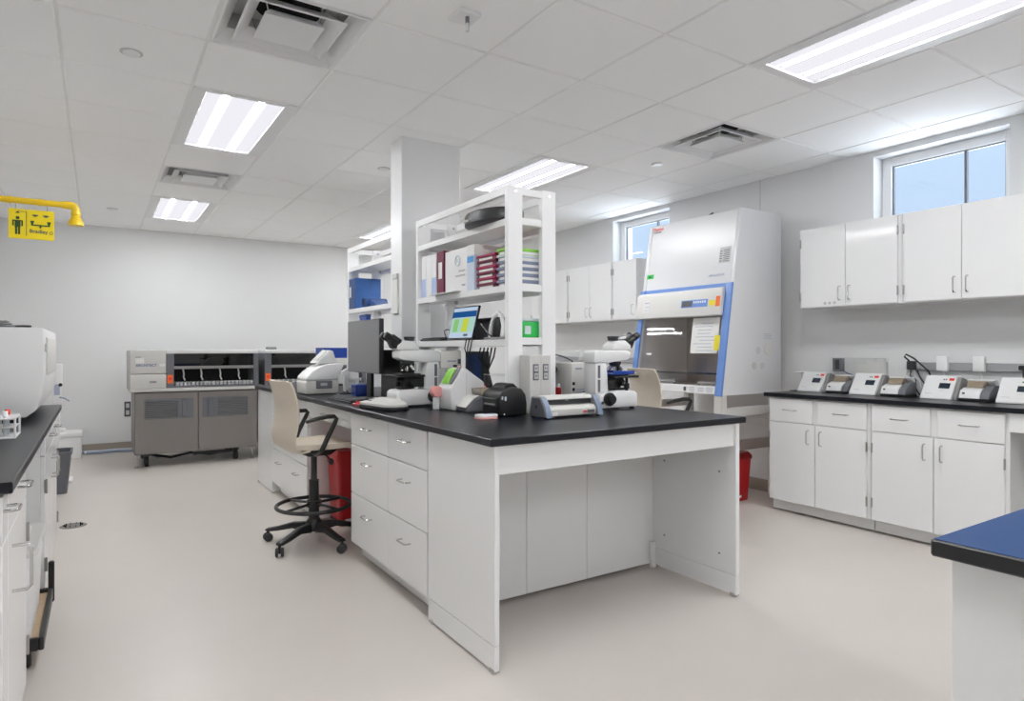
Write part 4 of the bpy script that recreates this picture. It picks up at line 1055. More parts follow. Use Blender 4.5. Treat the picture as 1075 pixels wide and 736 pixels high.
    return t
mR = microscope('blue'); mR.location = (2.500, 2.735, Z); mR['label'] = 'white microscope with a blue slide holder near the right end of the island'; mR['group'] = 'white microscopes on the island'
mL = microscope(None, True); mL.location = (1.615, 3.475, Z); mL.rotation_euler = (0, 0, R(180)); mL['label'] = 'white microscope with black stage next to the monitor, eyepieces towards the aisle'; mL['group'] = 'white microscopes on the island'

# lamp controller and things behind the right microscope
t = thing('camera_controller', 'white box with vents and black sockets behind the right microscope', 'control box', (2.495, 3.02, Z))
MB().box(2.392, 2.60, 2.94, 3.10, Z+.008, 1.166, 'offwhite', .005, 2).build('case', t)
f = MB(); f.box(2.42, 2.47, 2.9385, 2.9398, 1.128, 1.138, 'ink_pale'); f.box(2.43, 2.50, 2.9385, 2.9398, 1.005, 1.010, 'ink_pale'); f.box(2.43, 2.50, 2.9385, 2.9398, .992, .997, 'ink_pale'); f.build('lettering', t)
f = MB(); f.box(2.505, 2.507, 2.9388, 2.9398, .925, 1.15, 'ltgrey'); f.build('seam', t)
for z in (1.035, 1.0, .965):
    f = MB(); f.box(2.396, 2.414, 2.936, 2.9398, z, z+.018, 'black', .001); f.build('socket', t)
f = MB()
for k in range(2):
    for j in range(2): f.cyl((2.525+.055*k, 2.938, .97+.15*j), (2.525+.055*k, 2.9398, .97+.15*j), .004, 'ltgrey', seg=8)
f.build('screw', t)
f = MB(); f.box(2.40, 2.59, 2.95, 3.09, Z, Z+.0078, 'rubber'); f.build('foot', t)
t = thing('cam_stand', 'black camera on a small stand between the rack post and the control box', 'camera', (2.335, 3.1, Z))
f = MB(); f.box(2.30, 2.372, 3.06, 3.15, Z, Z+.015, 'black', .004); f.build('base', t)
f = MB(); f.cyl((2.335, 3.11, Z+.0155), (2.335, 3.11, 1.09), .009, 'black', seg=12); f.build('post', t)
f = MB(); f.box(2.305, 2.37, 3.07, 3.15, 1.0905, 1.165, 'charcoal', .008, 2); f.cyl((2.34, 3.04, 1.125), (2.34, 3.0698, 1.125), .024, 'black', seg=18); f.build('camera', t)
f = MB(); f.tube([(2.36, 3.13, 1.16), (2.38, 3.14, 1.20), (2.43, 3.15, 1.215), (2.50, 3.15, 1.20), (2.55, 3.13, 1.175), (2.56, 3.118, 1.10)], .005, 'black', 6); f.build('cable', t)
t = thing('spray_bottle', 'small bottle with a red sleeve by the rack post', 'bottle', (2.315, 2.96, Z))
f = MB(); f.lathe([(0, 0), (.016, 0), (.018, .004), (.018, .11), (.014, .115), (0, .115)], (2.315, 2.97, Z), 'red', 18); f.build('body', t)
f = MB(); f.lathe([(.0, .1155), (.010, .1155), (.010, .135), (0, .137)], (2.315, 2.97, Z), 'white', 14); f.build('cap', t)
t = thing('bench_reader', 'white bench instrument with an open clear lid behind the right microscope', 'instrument', (2.60, 3.38, Z))
MB().box(2.44, 2.72, 3.24, 3.52, Z, 1.075, 'white', .01, 2).build('case', t)
f = MB(); f.prism([(2.46, 1.0755), (2.52, 1.235), (2.73, 1.235), (2.71, 1.0755)], 'y', 3.27, 3.274, 'acryl'); f.prism([(2.52, 1.235), (2.73, 1.235), (2.73, 1.239), (2.52, 1.239)], 'y', 3.27, 3.50, 'acryl'); f.build('lid', t)
f = MB(); f.tube([(2.46, 3.272, 1.0785), (2.52, 3.272, 1.239), (2.73, 3.272, 1.239), (2.71, 3.272, 1.0785)], .003, 'ltgrey', 6); f.build('lid_rim', t)

# slide laminator, grey
t = thing('slide_coverslipper', 'low grey device with white roller bar and slate end plates at the front edge', 'lab device', (2.02, 2.53, Z))
for xa, xb in ((1.842, 1.872), (2.170, 2.200)):
    f = MB(); f.prism([(2.452, Z+.006), (2.470, Z+.06), (2.502, Z+.102), (2.512, Z+.106), (2.575, Z+.106), (2.584, Z+.10), (2.606, Z+.006)], 'x', xa, xb, 'midgrey', .003); o = f.build('end_plate', t)
    f = MB(); f.prism([(2.4518, Z+.006), (2.4698, Z+.06), (2.5018, Z+.102), (2.500, Z+.1045), (2.466, Z+.062), (2.448, Z+.006)], 'x', xa, xb, 'slateblue', .001); f.build('edge_strip', o)
    if xa < 2:
        f = MB(); f.prism([(2.466, Z+.012), (2.48, Z+.058), (2.51, Z+.098), (2.572, Z+.098), (2.595, Z+.012)], 'x', xa-.002, xa-.0002, 'dkgrey', .001); f.cyl((xa-.006, 2.535, Z+.056), (xa-.0022, 2.535, Z+.056), .008, 'steel', seg=14); f.build('side_cap', o)
f = MB(); f.prism([(2.472, Z+.010), (2.468, Z+.042), (2.484, Z+.058), (2.54, Z+.064), (2.598, Z+.05), (2.598, Z+.01)], 'x', 1.8725, 2.1695, 'ltgrey2', .003); o = f.build('front_housing', t)
f = MB(); f.box(2.085, 2.105, 2.4665, 2.469, Z+.022, Z+.031, 'tagred'); f.box(2.110, 2.155, 2.4665, 2.469, Z+.020, Z+.034, 'ink'); f.box(1.885, 1.92, 2.4665, 2.469, Z+.013, Z+.03, 'paper'); f.build('lettering', o)
f = MB(); f.prism([(2.500, Z+.088), (2.504, Z+.100), (2.515, Z+.108), (2.572, Z+.108), (2.576, Z+.098), (2.566, Z+.088)], 'x', 1.8725, 2.1695, 'ltgrey2', .003); f.build('roller_bar', t)
f = MB(); f.box(1.8725, 2.1695, 2.512, 2.566, Z+.0645, Z+.0875, 'charcoal'); f.box(2.0, 2.02, 2.508, 2.5119, Z+.082, Z+.087, 'steel'); f.build('slot', t)
f = MB()
for x in (1.857, 2.185):
    for y in (2.475, 2.59): f.cyl((x, y, Z), (x, y, Z+.0058), .009, 'rubber', seg=10)
f.build('foot', t)

# black label printer
t = thing('label_printer', 'black desktop label printer with rounded top beside the grey roller device', 'printer', (1.78, 2.74, Z))
f = MB(); f.prism([(1.706, Z+.003), (1.700, Z+.10), (1.712, Z+.122), (1.745, Z+.142), (1.790, Z+.150), (1.835, Z+.140), (1.860, Z+.11), (1.868, Z+.06), (1.866, Z+.003)], 'y', 2.652, 2.83, 'black', .010, 3); o = f.build('body', t)
f = MB(); f.prism([(1.745, Z+.1425), (1.775, Z+.165), (1.81, Z+.166), (1.84, Z+.139), (1.79, Z+.1505)], 'y', 2.69, 2.81, 'black', .006, 2); f.build('lid', t)
f = MB(); f.box(1.694, 1.7015, 2.675, 2.81, Z+.05, Z+.092, 'black', .003); f.box(1.6925, 1.6938, 2.69, 2.79, Z+.058, Z+.066, 'midgrey'); f.build('paper_slot', t)
f = MB(); f.box(1.710, 1.719, 2.6490, 2.6518, Z+.088, Z+.104, 'palegrey', .001); f.box(1.728, 1.739, 2.6490, 2.6518, Z+.082, Z+.102, 'pale_box', .001); f.build('sticker', t)
f = MB(); f.ball((1.726, 2.6515, Z+.014), .004, 'white'); f.build('lamp', t)
t = thing('sticky_timer', 'small white and pink rounded gadget lying at the front of the worktop', 'gadget', (1.615, 2.64, Z))
f = MB(); f.prism([(p[0]*.97+1.618, p[1]+2.648) for p in rr(.115, .075, .025, 4)], 'z', Z, Z+.008, 'pink', .002); f.build('base', t)
f = MB(); f.prism([(p[0]+1.618, p[1]+2.648) for p in rr(.112, .072, .025, 4)], 'z', Z+.0082, Z+.022, 'white', .004, 2); f.build('shell', t)
f = MB(); f.prism([(p[0]+1.63, p[1]+2.65) for p in rr(.05, .034, .006, 3)], 'z', Z+.0222, Z+.0235, 'greyblue'); f.build('display', t)
t = thing('cable_coil', 'coiled blue cord on the worktop behind the grey roller device', 'cord', (1.92, 2.67, Z))
f = MB()
for k in range(2): f.tube([(1.955+.04*math.cos(a*.45), 2.665+.028*math.sin(a*.45), Z+.007+.012*k) for a in range(14)], .007, 'skyblue', 7, closed=True)
f.build('cord', t)

# slide printer, white wedge body
t = thing('slide_printer', 'white wedge-shaped slide printer with green and pink parts in the middle of the worktop', 'printer', (1.76, 3.12, Z))
f = MB(); f.prism([(1.668, Z+.002), (1.655, Z+.06), (1.650, Z+.12), (1.664, Z+.142), (1.715, Z+.222), (1.735, Z+.236), (1.752, Z+.234), (1.80, Z+.20), (1.858, Z+.162), (1.872, Z+.15), (1.872, Z+.002)], 'y', 3.08, 3.235, 'white', .010, 3); o = f.build('body', t)
f = MB(); f.box(1.752, 1.754, 3.0785, 3.0798, Z+.02, Z+.21, 'ltgrey'); f.build('seam', o)
def slope(x): return Z+.142+(x-1.664)*(.080/.051)
f = MB(); f.prism([(1.660, slope(1.660)+.010), (1.712, slope(1.712)+.008), (1.704, slope(1.704)+.028), (1.672, slope(1.672)+.028)], 'y', 3.12, 3.20, 'lime', .004, 2); f.build('green_cartridge', t)
f = MB(); f.prism([(1.662, slope(1.662)+.008), (1.722, slope(1.722)+.008), (1.720, slope(1.72)+.016), (1.658, slope(1.658)+.016)], 'y', 3.083, 3.117, 'slategrey', .002); f.build('rail', t)
f = MB(); f.box(1.713, 1.728, 3.14, 3.165, Z+.237, Z+.252, 'black', .003); f.box(1.735, 1.752, 3.13, 3.17, Z+.2365, Z+.246, 'pink', .003); f.build('knob', t)
f = MB(); f.lathe([(0, 0), (.028, 0), (.032, .004), (.032, .046), (.028, .05), (0, .05)], (1.630, 3.185, Z+.100), 'pink', 24, 'y'); f.box(1.615, 1.645, 3.195, 3.225, Z, Z+.068, 'white', .003); f.build('label_roll', t)
f = MB(); f.prism([(1.690, Z+.002), (1.690, Z+.022), (1.735, Z+.066), (1.765, Z+.078), (1.835, Z+.086), (1.835, Z+.002)], 'y', 2.955, 3.0785, 'slategrey', .004, 2); kb_ = f.build('keypad_base', t)
f = MB(); f.prism([(1.684, Z+.0235), (1.735, Z+.070), (1.768, Z+.083), (1.766, Z+.089), (1.730, Z+.076), (1.678, Z+.027)], 'y', 2.962, 3.072, 'offwhite', .002); o = f.build('keypad', t)
f = MB()
for k in range(3):
    for j in range(4): x = 1.698+.018*k; f.box(x, x+.009, 2.98+.022*j, 2.992+.022*j, Z+.041+.0165*k, Z+.0455+.0165*k, 'ltgrey')
f.build('key', o)
f = MB(); f.prism([(1.785, Z+.0865), (1.775, Z+.122), (1.85, Z+.126), (1.842, Z+.0865)], 'y', 2.965, 2.968, 'tan'); f.prism([(1.785, Z+.0865), (1.775, Z+.122), (1.85, Z+.126), (1.842, Z+.0865)], 'y', 3.06, 3.063, 'tan')
f.prism([(1.785, Z+.0865), (1.775, Z+.122), (1.778, Z+.122), (1.788, Z+.0865)], 'y', 2.968, 3.06, 'steel_satin'); f.prism([(1.842, Z+.0865), (1.85, Z+.126), (1.847, Z+.126), (1.839, Z+.0865)], 'y', 2.968, 3.06, 'steel_satin'); f.build('hopper', t)
f = MB(); f.box(1.64, 1.80, 2.90, 2.953, Z, Z+.003, 'acryl'); f.build('output_tray', t)
f = MB(); f.lathe([(0, 0), (.018, 0), (.018, .03), (0, .03)], (1.895, 3.13, Z+.115), 'pink', 16, 'y'); f.lathe([(.0185, .005), (.026, .005), (.026, .025), (.0185, .025)], (1.895, 3.13, Z+.115), 'maroon', 16, 'y'); f.box(1.8725, 1.90, 3.135, 3.155, Z+.09, Z+.112, 'white'); f.build('ribbon_spool', t)

# power pedestal
t = thing('power_pedestal', 'grey metal power pedestal with two socket plates in front of the rack post', 'socket box', (2.0, 2.765, Z))
MB().box(1.928, 2.066, 2.716, 2.812, Z, 1.216, 'ltgrey2', .003).build('case', t)
for xa in (1.948, 2.012):
    f = MB(); f.box(xa, xa+.036, 2.7125, 2.7158, 1.085, 1.170, 'slategrey', .001); o = f.build('socket_plate', t)
    for z in (1.107, 1.147):
        f = MB(); f.box(xa+.006, xa+.030, 2.7100, 2.7124, z-.015, z+.015, 'ltgrey', .002); f.box(xa+.012, xa+.015, 2.7092, 2.7099, z-.005, z+.006, 'hole'); f.box(xa+.021, xa+.024, 2.7092, 2.7099, z-.005, z+.006, 'hole'); f.build('socket', o)
f = MB(); f.box(1.9255, 1.9279, 2.745, 2.755, 1.165, 1.2, 'ltgrey'); f.build('hinge_pin', t)
f = MB(); f.box(2.000, 2.0025, 2.7145, 2.7158, .92, 1.21, 'ltgrey'); f.build('seam', t)

# computer corner: monitor, tower, keyboard, mouse, counter
t = thing('monitor', 'large grey-screened monitor standing by the pillar, facing the aisle', 'monitor', (1.56, 4.03, Z))
f = MB(); f.box(1.500, 1.532, 3.735, 4.315, 1.092, 1.442, 'black', .006, 2); o = f.build('housing', t)
f = MB(); f.box(1.4972, 1.4998, 3.739, 4.311, 1.098, 1.438, 'screen_off'); f.build('screen', o)
f = MB(); f.box(1.5325, 1.56, 3.90, 4.22, 1.15, 1.38, 'black', .008); f.build('rear_cover', o)
f = MB(); f.box(1.5605, 1.585, 4.04, 4.12, Z+.012, 1.27, 'black', .004); f.build('stand_column', t)
f = MB(); f.prism([(1.60+.12*math.cos(a*.3142), 4.10+.14*math.sin(a*.3142)) for a in range(20)], 'z', Z, Z+.0118, 'black', .003); f.build('stand_foot', t)
t = thing('computer_tower', 'slim black computer tower upright between the monitor and the microscope', 'computer', (1.64, 3.83, Z))
f = MB(); f.box(1.600, 1.69, 3.625, 3.95, Z, 1.245, 'black', .005); f.build('case', t)
f = MB(); f.box(1.5965, 1.5998, 3.63, 3.945, Z+.03, 1.235, 'black', .001)
for k in range(6): f.box(1.5952, 1.5964, 3.70, 3.80, Z+.05+.014*k, Z+.056+.014*k, 'black')
f.build('front_bezel', t)
t = thing('keyboard', 'black keyboard along the aisle edge in front of the monitor', 'keyboard', (1.40, 4.02, Z))
MB().prism([(1.335, Z), (1.335, Z+.010), (1.462, Z+.024), (1.466, Z)], 'y', 3.82, 4.26, 'black', .003).build('case', t)
f = MB()
for i in range(5):
    for j in range(17):
        x = 1.345+i*.0225; y = 3.833+j*.0245; z = Z+.0112+(x-1.335)*.11; f.box(x, x+.019, y, y+.0205, z, z+.006, 'charcoal', .001)
ks = f.build('key', t)
ks['kind'] = 'stuff'
t = thing('mouse', 'small red computer mouse beside the black keyboard', 'mouse', (1.36, 3.75, Z))
f = MB(); f.ball((1.372, 3.73, Z+.001), .05, 'red', (1.0, .62, .42)); 
f.v = [(a, b, max(c, Z)) for a, b, c in f.v]; f.build('shell', t)
f = MB(); f.cyl((1.337, 3.724, Z+.018), (1.337, 3.736, Z+.018), .007, 'black', seg=12); f.build('wheel', t)
t = thing('cell_counter', 'low keypad counter with pale top on a black base, in front of the microscope', 'counter', (1.38, 3.40, Z))
M_ = Matrix.Translation((1.385, 3.39, Z)) @ Matrix.Rotation(R(8), 4, 'Z')
f = MB(); f.prism([(p[0], p[1]) for p in rr(.155, .36, .05, 4)], 'z', 0, .022, 'black', .006, 2); f.xform(M_); f.build('base', t)
f = MB(); A = rr(.15, .355, .05, 4); B = rr(.07, .22, .03, 4, .02, -.02); n = len(A)
f.add([(p[0], p[1], .0225) for p in A]+[(p[0], p[1], .034) for p in A]+[(p[0], p[1], .062) for p in B], [(k*n+i, k*n+(i+1) % n, (k+1)*n+(i+1) % n, (k+1)*n+i) for k in range(2) for i in range(n)]+[tuple(range(n))[::-1], tuple(range(2*n, 3*n))], 'ltgrey2'); f.xform(M_); f.build('top_shell', t, smooth=50)
f = MB()
for i in range(3):
    for j in range(5): f.cyl((-.045+.022*i*.9, .06+.022*j, .040+.007*i), (-.045+.022*i*.9, .06+.022*j, .050+.007*i), .008, 'charcoal', seg=10)
f.xform(M_); f.build('key', t)
t = thing('storage_box', 'clear box of blue racks on the worktop beneath the monitor', 'box', (1.66, 4.3, Z))
f = MB(); xa, xb, ya_, yb_ = 1.555, 1.69, 4.325, 4.47
for b_ in ((xa, xb, ya_, ya_+.003), (xa, xb, yb_-.003, yb_), (xa, xa+.003, ya_+.003, yb_-.003), (xb-.003, xb, ya_+.003, yb_-.003)): f.box(b_[0], b_[1], b_[2], b_[3], Z, Z+.13, 'acryl')
f.build('case', t)
for k in range(2):
    f = MB(); f.box(xa+.012, xb-.012, ya_+.012+.062*k, ya_+.062+.062*k, Z+.001, Z+.085, 'blue', .006); f.build('rack', t)
t = thing('desktop_analyzer', 'white rounded desktop analyzer with a tilted display beyond the monitor', 'analyzer', (1.45, 4.85, Z))
MB().prism([(1.318, Z+.004), (1.312, Z+.09), (1.33, Z+.106), (1.56, Z+.106), (1.57, Z+.09), (1.565, Z+.004)], 'y', 4.72, 4.97, 'ltgrey2', .012, 3).build('base', t)
f = MB(); f.box(1.392, 1.515, 4.712, 4.7198, Z+.045, Z+.103, 'slategrey', .003); f.box(1.425, 1.475, 4.7105, 4.7119, Z+.066, Z+.086, 'silver_label'); f.build('front_display', t)
MB().prism([(1.318, Z+.1065), (1.322, Z+.13), (1.36, Z+.17), (1.42, Z+.21), (1.48, Z+.228), (1.60, Z+.232), (1.605, Z+.215), (1.56, Z+.1065)], 'y', 4.715, 4.975, 'white', .014, 3).build('shell', t)
f = MB(); f.prism([(1.40, Z+.236), (1.41, Z+.232), (1.56, Z+.2325), (1.53, Z+.326), (1.50, Z+.334)], 'y', 4.74, 4.92, 'white', .008, 2); o = f.build('display_head', t)
f = MB(); f.prism([(1.418, Z+.256), (1.490, Z+.325), (1.488, Z+.328), (1.415, Z+.259)], 'y', 4.765, 4.895, 'ltgrey'); f.build('display', o)
f = MB(); f.box(1.33, 1.55, 4.74, 4.95, Z, Z+.0038, 'rubber'); f.build('foot', t)
t = thing('barcode_scanner', 'white handheld scanner hanging upright beside the desktop analyzer', 'scanner', (1.585, 4.66, Z))
f = MB(); f.prism([(1.583, Z+.02), (1.578, Z+.13), (1.56, Z+.17), (1.615, Z+.20), (1.635, Z+.16), (1.612, Z+.02)], 'y', 4.635, 4.672, 'white', .006, 2); f.build('body', t)
f = MB(); f.lathe([(0, 0), (.045, 0), (.045, .008), (.012, .0195), (0, .0195)], (1.597, 4.654, Z), 'black', 20); f.build('base', t)
f = MB(); f.tube([(1.60, 4.63, Z+.03), (1.60, 4.60, Z+.012), (1.63, 4.55, Z+.006), (1.68, 4.52, Z+.006), (1.74, 4.50, Z+.006)], .004, 'black', 6); f.build('cord', t)

# ------------------------------------------------------------------ things on the near rack
def sz(k): return SH[k]+.0006
t = thing('round_case', 'black rounded flat case on the top shelf of the near rack', 'case', (1.95, 3.08, sz(0)))
f = MB(); N = 40; prof = [(.90, .0), (1.0, .012), (1.0, .062), (.95, .075), (.6, .078)]; vs = []
for r, h in prof:
    for i in range(N): a = 2*math.pi*i/N; vs.append((1.945+.145*r*math.cos(a), 3.10+.225*r*math.sin(a), sz(0)+h))
f.add(vs, [(k*N+i, k*N+(i+1) % N, (k+1)*N+(i+1) % N, (k+1)*N+i) for k in range(len(prof)-1) for i in range(N)]+[tuple(range(N))[::-1], tuple(range((len(prof)-1)*N, len(prof)*N))], 'charcoal'); f.build('shell', t, smooth=45)
f = MB(); f.box(1.798, 1.815, 3.14, 3.20, sz(0)+.022, sz(0)+.036, 'ltgrey', .003); f.build('clasp', t)
BK = 'binders and boxes on the middle rack shelf'
def binder(y0, y1, h, m, lab, low=None, z=None, x=1.89, dep=.25, tag=True):
    z0 = sz(1) if z is None else z
    t = thing('ring_binder', lab, 'binder', (x+dep/2, (y0+y1)/2, z0), group=BK)
    f = MB(); f.box(x, x+.004, y0, y1, z0, z0+h, m, .0015); f.box(x+.0042, x+dep, y0, y0+.0035, z0, z0+h, m); f.box(x+.0042, x+dep, y1-.0035, y1, z0, z0+h, m); f.build('cover', t)
    f = MB(); f.box(x+.012, x+dep-.012, y0+.006, y1-.006, z0+.006, z0+h-.012, 'paper'); f.build('pages', t)
    if low: f = MB(); f.box(x-.0012, x-.0001, y0+.004, y1-.004, z0+.005, z0+h*.45, low); f.build('spine_label', t)
    elif tag: f = MB(); f.box(x-.0012, x-.0001, y0+.022, y1-.022, z0+h*.38, z0+h*.75, 'paper'); f.build('spine_label', t)
    return t
binder(3.872, 3.940, .285, 'white', 'white ring binder at the pillar end of the middle shelf', 'pale_blue')
binder(3.792, 3.868, .283, 'white', 'plain white ring binder, second from the pillar end of the shelf', None, tag=False)
binder(3.722, 3.788, .280, 'white', 'white ring binder with blue lower spine next to the maroon one', 'pale_blue')
binder(3.618, 3.710, .287, 'maroon_dk', 'maroon ring binder with a pale spine label')
t = thing('document_folder', 'large white folder with crest and printed cover facing out on the middle shelf', 'folder', (1.92, 3.46, sz(1)), group=BK)
MB().box(1.895, 1.955, 3.318, 3.604, sz(1), sz(1)+.272, 'white', .002).build('cover', t)
f = MB(); x = 1.8935
for k, (w_, z_) in enumerate(((.10, .128), (.15, .100), (.05, .04))): f.box(x, x+.0012, 3.345, 3.345+w_*.8, sz(1)+z_, sz(1)+z_+.011, 'ink_pale' if k == 2 else 'silver_label')
f.build('print', t)
f = MB(); f.tube([(x+.0006, 3.44+.03*math.cos(k*.5236), sz(1)+.20+.03*math.sin(k*.5236)) for k in range(12)], .004, 'palegrey', 6, closed=True); f.cyl((x, 3.44, sz(1)+.20), (x+.001, 3.44, sz(1)+.20), .016, 'palegrey'); f.build('crest', t)
t = thing('supply_box', 'pale blue carton with white top between the folder and the maroon trays', 'box', (2.0, 3.26, sz(1)), group=BK)
MB().box(1.888, 2.12, 3.225, 3.312, sz(1), sz(1)+.212, 'pale_box', .002).build('carton', t)
f = MB(); f.box(1.8865, 1.8878, 3.232, 3.306, sz(1)+.17, sz(1)+.205, 'skyblue'); f.build('blue_label', t)
MB().box(1.888, 2.12, 3.226, 3.311, sz(1)+.2125, sz(1)+.275, 'paper', .002).build('white_top', t)
f = MB()
for k in range(4): f.box(1.828+.004*k, 1.8845, 3.40-.01*k, 3.70-.006*k, sz(1)+.0022*k, sz(1)+.0022*k+.002, 'paper' if k % 2 else 'ltgrey')
solo('paper_stack', f, 'few loose grey papers overhanging the middle shelf edge', 'papers', (1.85, 3.55, sz(1)))
def slide_tray(m, y0, y1, z0, lab, grp, h=.030, x=1.89, dep=.24, strip='paper', gap=True):
    t = thing('slide_tray', lab, 'slide tray', (x+dep/2, (y0+y1)/2, z0), group=grp)
    f = MB(); f.box(x+.010, x+dep, y0+.003, y1-.003, z0, z0+h*.55, m, .002); f.box(x, x+dep+.002, y0, y1, z0+h*.55+.0003, z0+h, m, .002); f.build('tray', t)
    f = MB(); f.box(x+.0085, x+.0098, y0+.045, y1-.02, z0+.002, z0+h*.5, strip); f.box(x+.02, x+dep-.03, y0+.0016, y0+.0028, z0+.002, z0+h*.5, strip); f.build('label_strip', t)
    return t
nm = ['top', 'second from the top', 'third from the top', 'fourth from the top', 'fifth from the top', 'bottom']
zz = sz(1)
for k in range(6):
    slide_tray('maroon' if k % 2 else 'maroon_dk', 2.990+.004*(k % 3), 3.205-.004*((k+1) % 2), zz, 'maroon slide tray, %s of its stack on the middle shelf' % nm[5-k], 'maroon slide trays', h=.0325); zz += .0330
zz = sz(1)
for k in range(6):
    m = ('greyblue', 'greyblue', 'greyblue', 'greyblue', 'palegrey', 'lime')[k]
    slide_tray(m, 2.872, 2.982, zz, '%s slide tray, %s of the stack against the rack post' % ({'greyblue': 'grey-blue', 'palegrey': 'pale grey', 'lime': 'lime green'}[m], nm[5-k]), 'slide trays by the rack post', h=.0345); zz += .0350
# third shelf
t = thing('tablet_computer', 'tilted screen showing a green and yellow chart on the lower rack shelf', 'computer', (1.94, 3.39, sz(2)))
ux = Vector((.25, 0, 1)).normalized(); o3 = Vector((1.884, 0, sz(2)+.004)); nx = Vector((-1, 0, .25)).normalized()
def scr(mb, y0, y1, s0, s1, d0, d1, m):
    vs = []
    for s_ in (s0, s1):
        for y in (y0, y1):
            for d in (d0, d1): p = o3+ux*s_+nx*d; vs.append((p.x, y, p.z))
    mb.add(vs, [(0,1,3,2), (4,6,7,5), (0,4,5,1), (2,3,7,6), (0,2,6,4), (1,5,7,3)], m)
f = MB(); scr(f, 3.245, 3.555, 0, .212, -.012, 0, 'black'); f.build('housing', t)
f = MB(); scr(f, 3.253, 3.547, .012, .204, .0005, .0012, 'scr_white'); scr(f, 3.253, 3.547, .142, .180, .0014, .0018, 'scr_blue'); scr(f, 3.262, 3.538, .045, .138, .0014, .0018, 'scr_pale')
scr(f, 3.45, 3.51, .05, .132, .002, .0023, 'scr_green'); scr(f, 3.33, 3.40, .05, .134, .002, .0023, 'scr_yellow'); scr(f, 3.31, 3.36, .022, .036, .0014, .0018, 'ink'); f.build('screen', t)
f = MB(); f.box(1.905, 1.985, 3.31, 3.49, sz(2), sz(2)+.010, 'black', .003); f.prism([(1.93, sz(2)+.0102), (1.945, sz(2)+.12), (1.952, sz(2)+.12), (1.98, sz(2)+.0102)], 'y', 3.36, 3.44, 'black', .002); f.build('stand', t)
t = thing('mini_computer', 'black boxy mini computer beside the chart screen on the lower shelf', 'computer', (2.07, 3.30, sz(2)))
MB().prism([(1.995, sz(2)), (2.0, sz(2)+.118), (2.15, sz(2)+.118), (2.15, sz(2))], 'y', 3.14, 3.47, 'dkgrey', .004).build('case', t)
MB().box(1.985, 2.15, 3.12, 3.48, sz(2)+.1185, sz(2)+.134, 'black', .004).build('top_cover', t)
t = thing('hand_scanner', 'white arched scanner stand with black handset on the lower shelf', 'scanner', (1.97, 2.98, sz(2)))
MB().box(1.892, 1.985, 2.975, 3.125, sz(2), sz(2)+.014, 'midgrey', .005, 2).build('base', t)
f = MB(); f.tube([(1.93, 3.115, sz(2)+.015), (1.935, 3.11, sz(2)+.08), (1.94, 3.085, sz(2)+.135), (1.945, 3.05, sz(2)+.155), (1.945, 3.015, sz(2)+.135), (1.94, 2.99, sz(2)+.08), (1.93, 2.985, sz(2)+.015)], .0125, 'white', 12); f.build('arch', t)
f = MB(); f.lathe([(0, .0145), (.030, .0145), (.033, .03), (.032, .105), (.024, .122), (0, .125)], (1.945, 3.05, sz(2)), 'black', 24); f.build('handset', t)
f = MB(); f.box(1.972, 1.982, 2.98, 3.12, sz(2)+.0145, sz(2)+.13, 'black', .003); f.build('back_plate', t)
f = MB(); f.tube([(1.90, 3.10, sz(2)+.03), (1.885, 3.11, sz(2)+.075), (1.880, 3.13, sz(2)+.09), (1.876, 3.06, sz(2)+.04), (1.88, 3.02, sz(2)+.018)], .006, 'black', 7); f.build('cord', t)
t = thing('keypad', 'flat black keypad with a looped cord at the pillar end of the lower shelf', 'keypad', (1.92, 3.77, sz(2)))
MB().prism([(1.872, sz(2)), (1.872, sz(2)+.012), (1.99, sz(2)+.022), (1.99, sz(2))], 'y', 3.63, 3.93, 'black', .003).build('case', t)
f = MB()
for i in range(4):
    for j in range(12): x = 1.882+.025*i; f.box(x, x+.018, 3.64+.0235*j, 3.659+.0235*j, sz(2)+.0135+.085*(x-1.872), sz(2)+.018+.085*(x-1.872), 'charcoal')
f.build('key', t)
f = MB(); f.tube([(1.93, 3.66, sz(2)+.024), (1.93, 3.68, sz(2)+.05), (1.94, 3.70, sz(2)+.068), (1.95, 3.67, sz(2)+.075), (1.96, 3.625, sz(2)+.055), (1.97, 3.61, sz(2)+.008)], .004, 'black', 7); f.build('cord', t)
t = thing('green_tub', 'see-through green tub between the end posts on the lower rack shelf', 'tub', (2.03, 2.93, sz(2)))
f = MB(); f.box(1.995, 2.165, 2.872, 2.965, sz(2), sz(2)+.10, 'green', .006, 2); f.build('body', t)
f = MB(); f.box(1.991, 2.169, 2.869, 2.968, sz(2)+.1005, sz(2)+.118, 'palegrey', .004); f.build('lid', t)
f = MB(); f.box(2.005, 2.045, 2.8695, 2.8718, sz(2)+.03, sz(2)+.075, 'palegrey', .001); f.build('label_sticker', t)
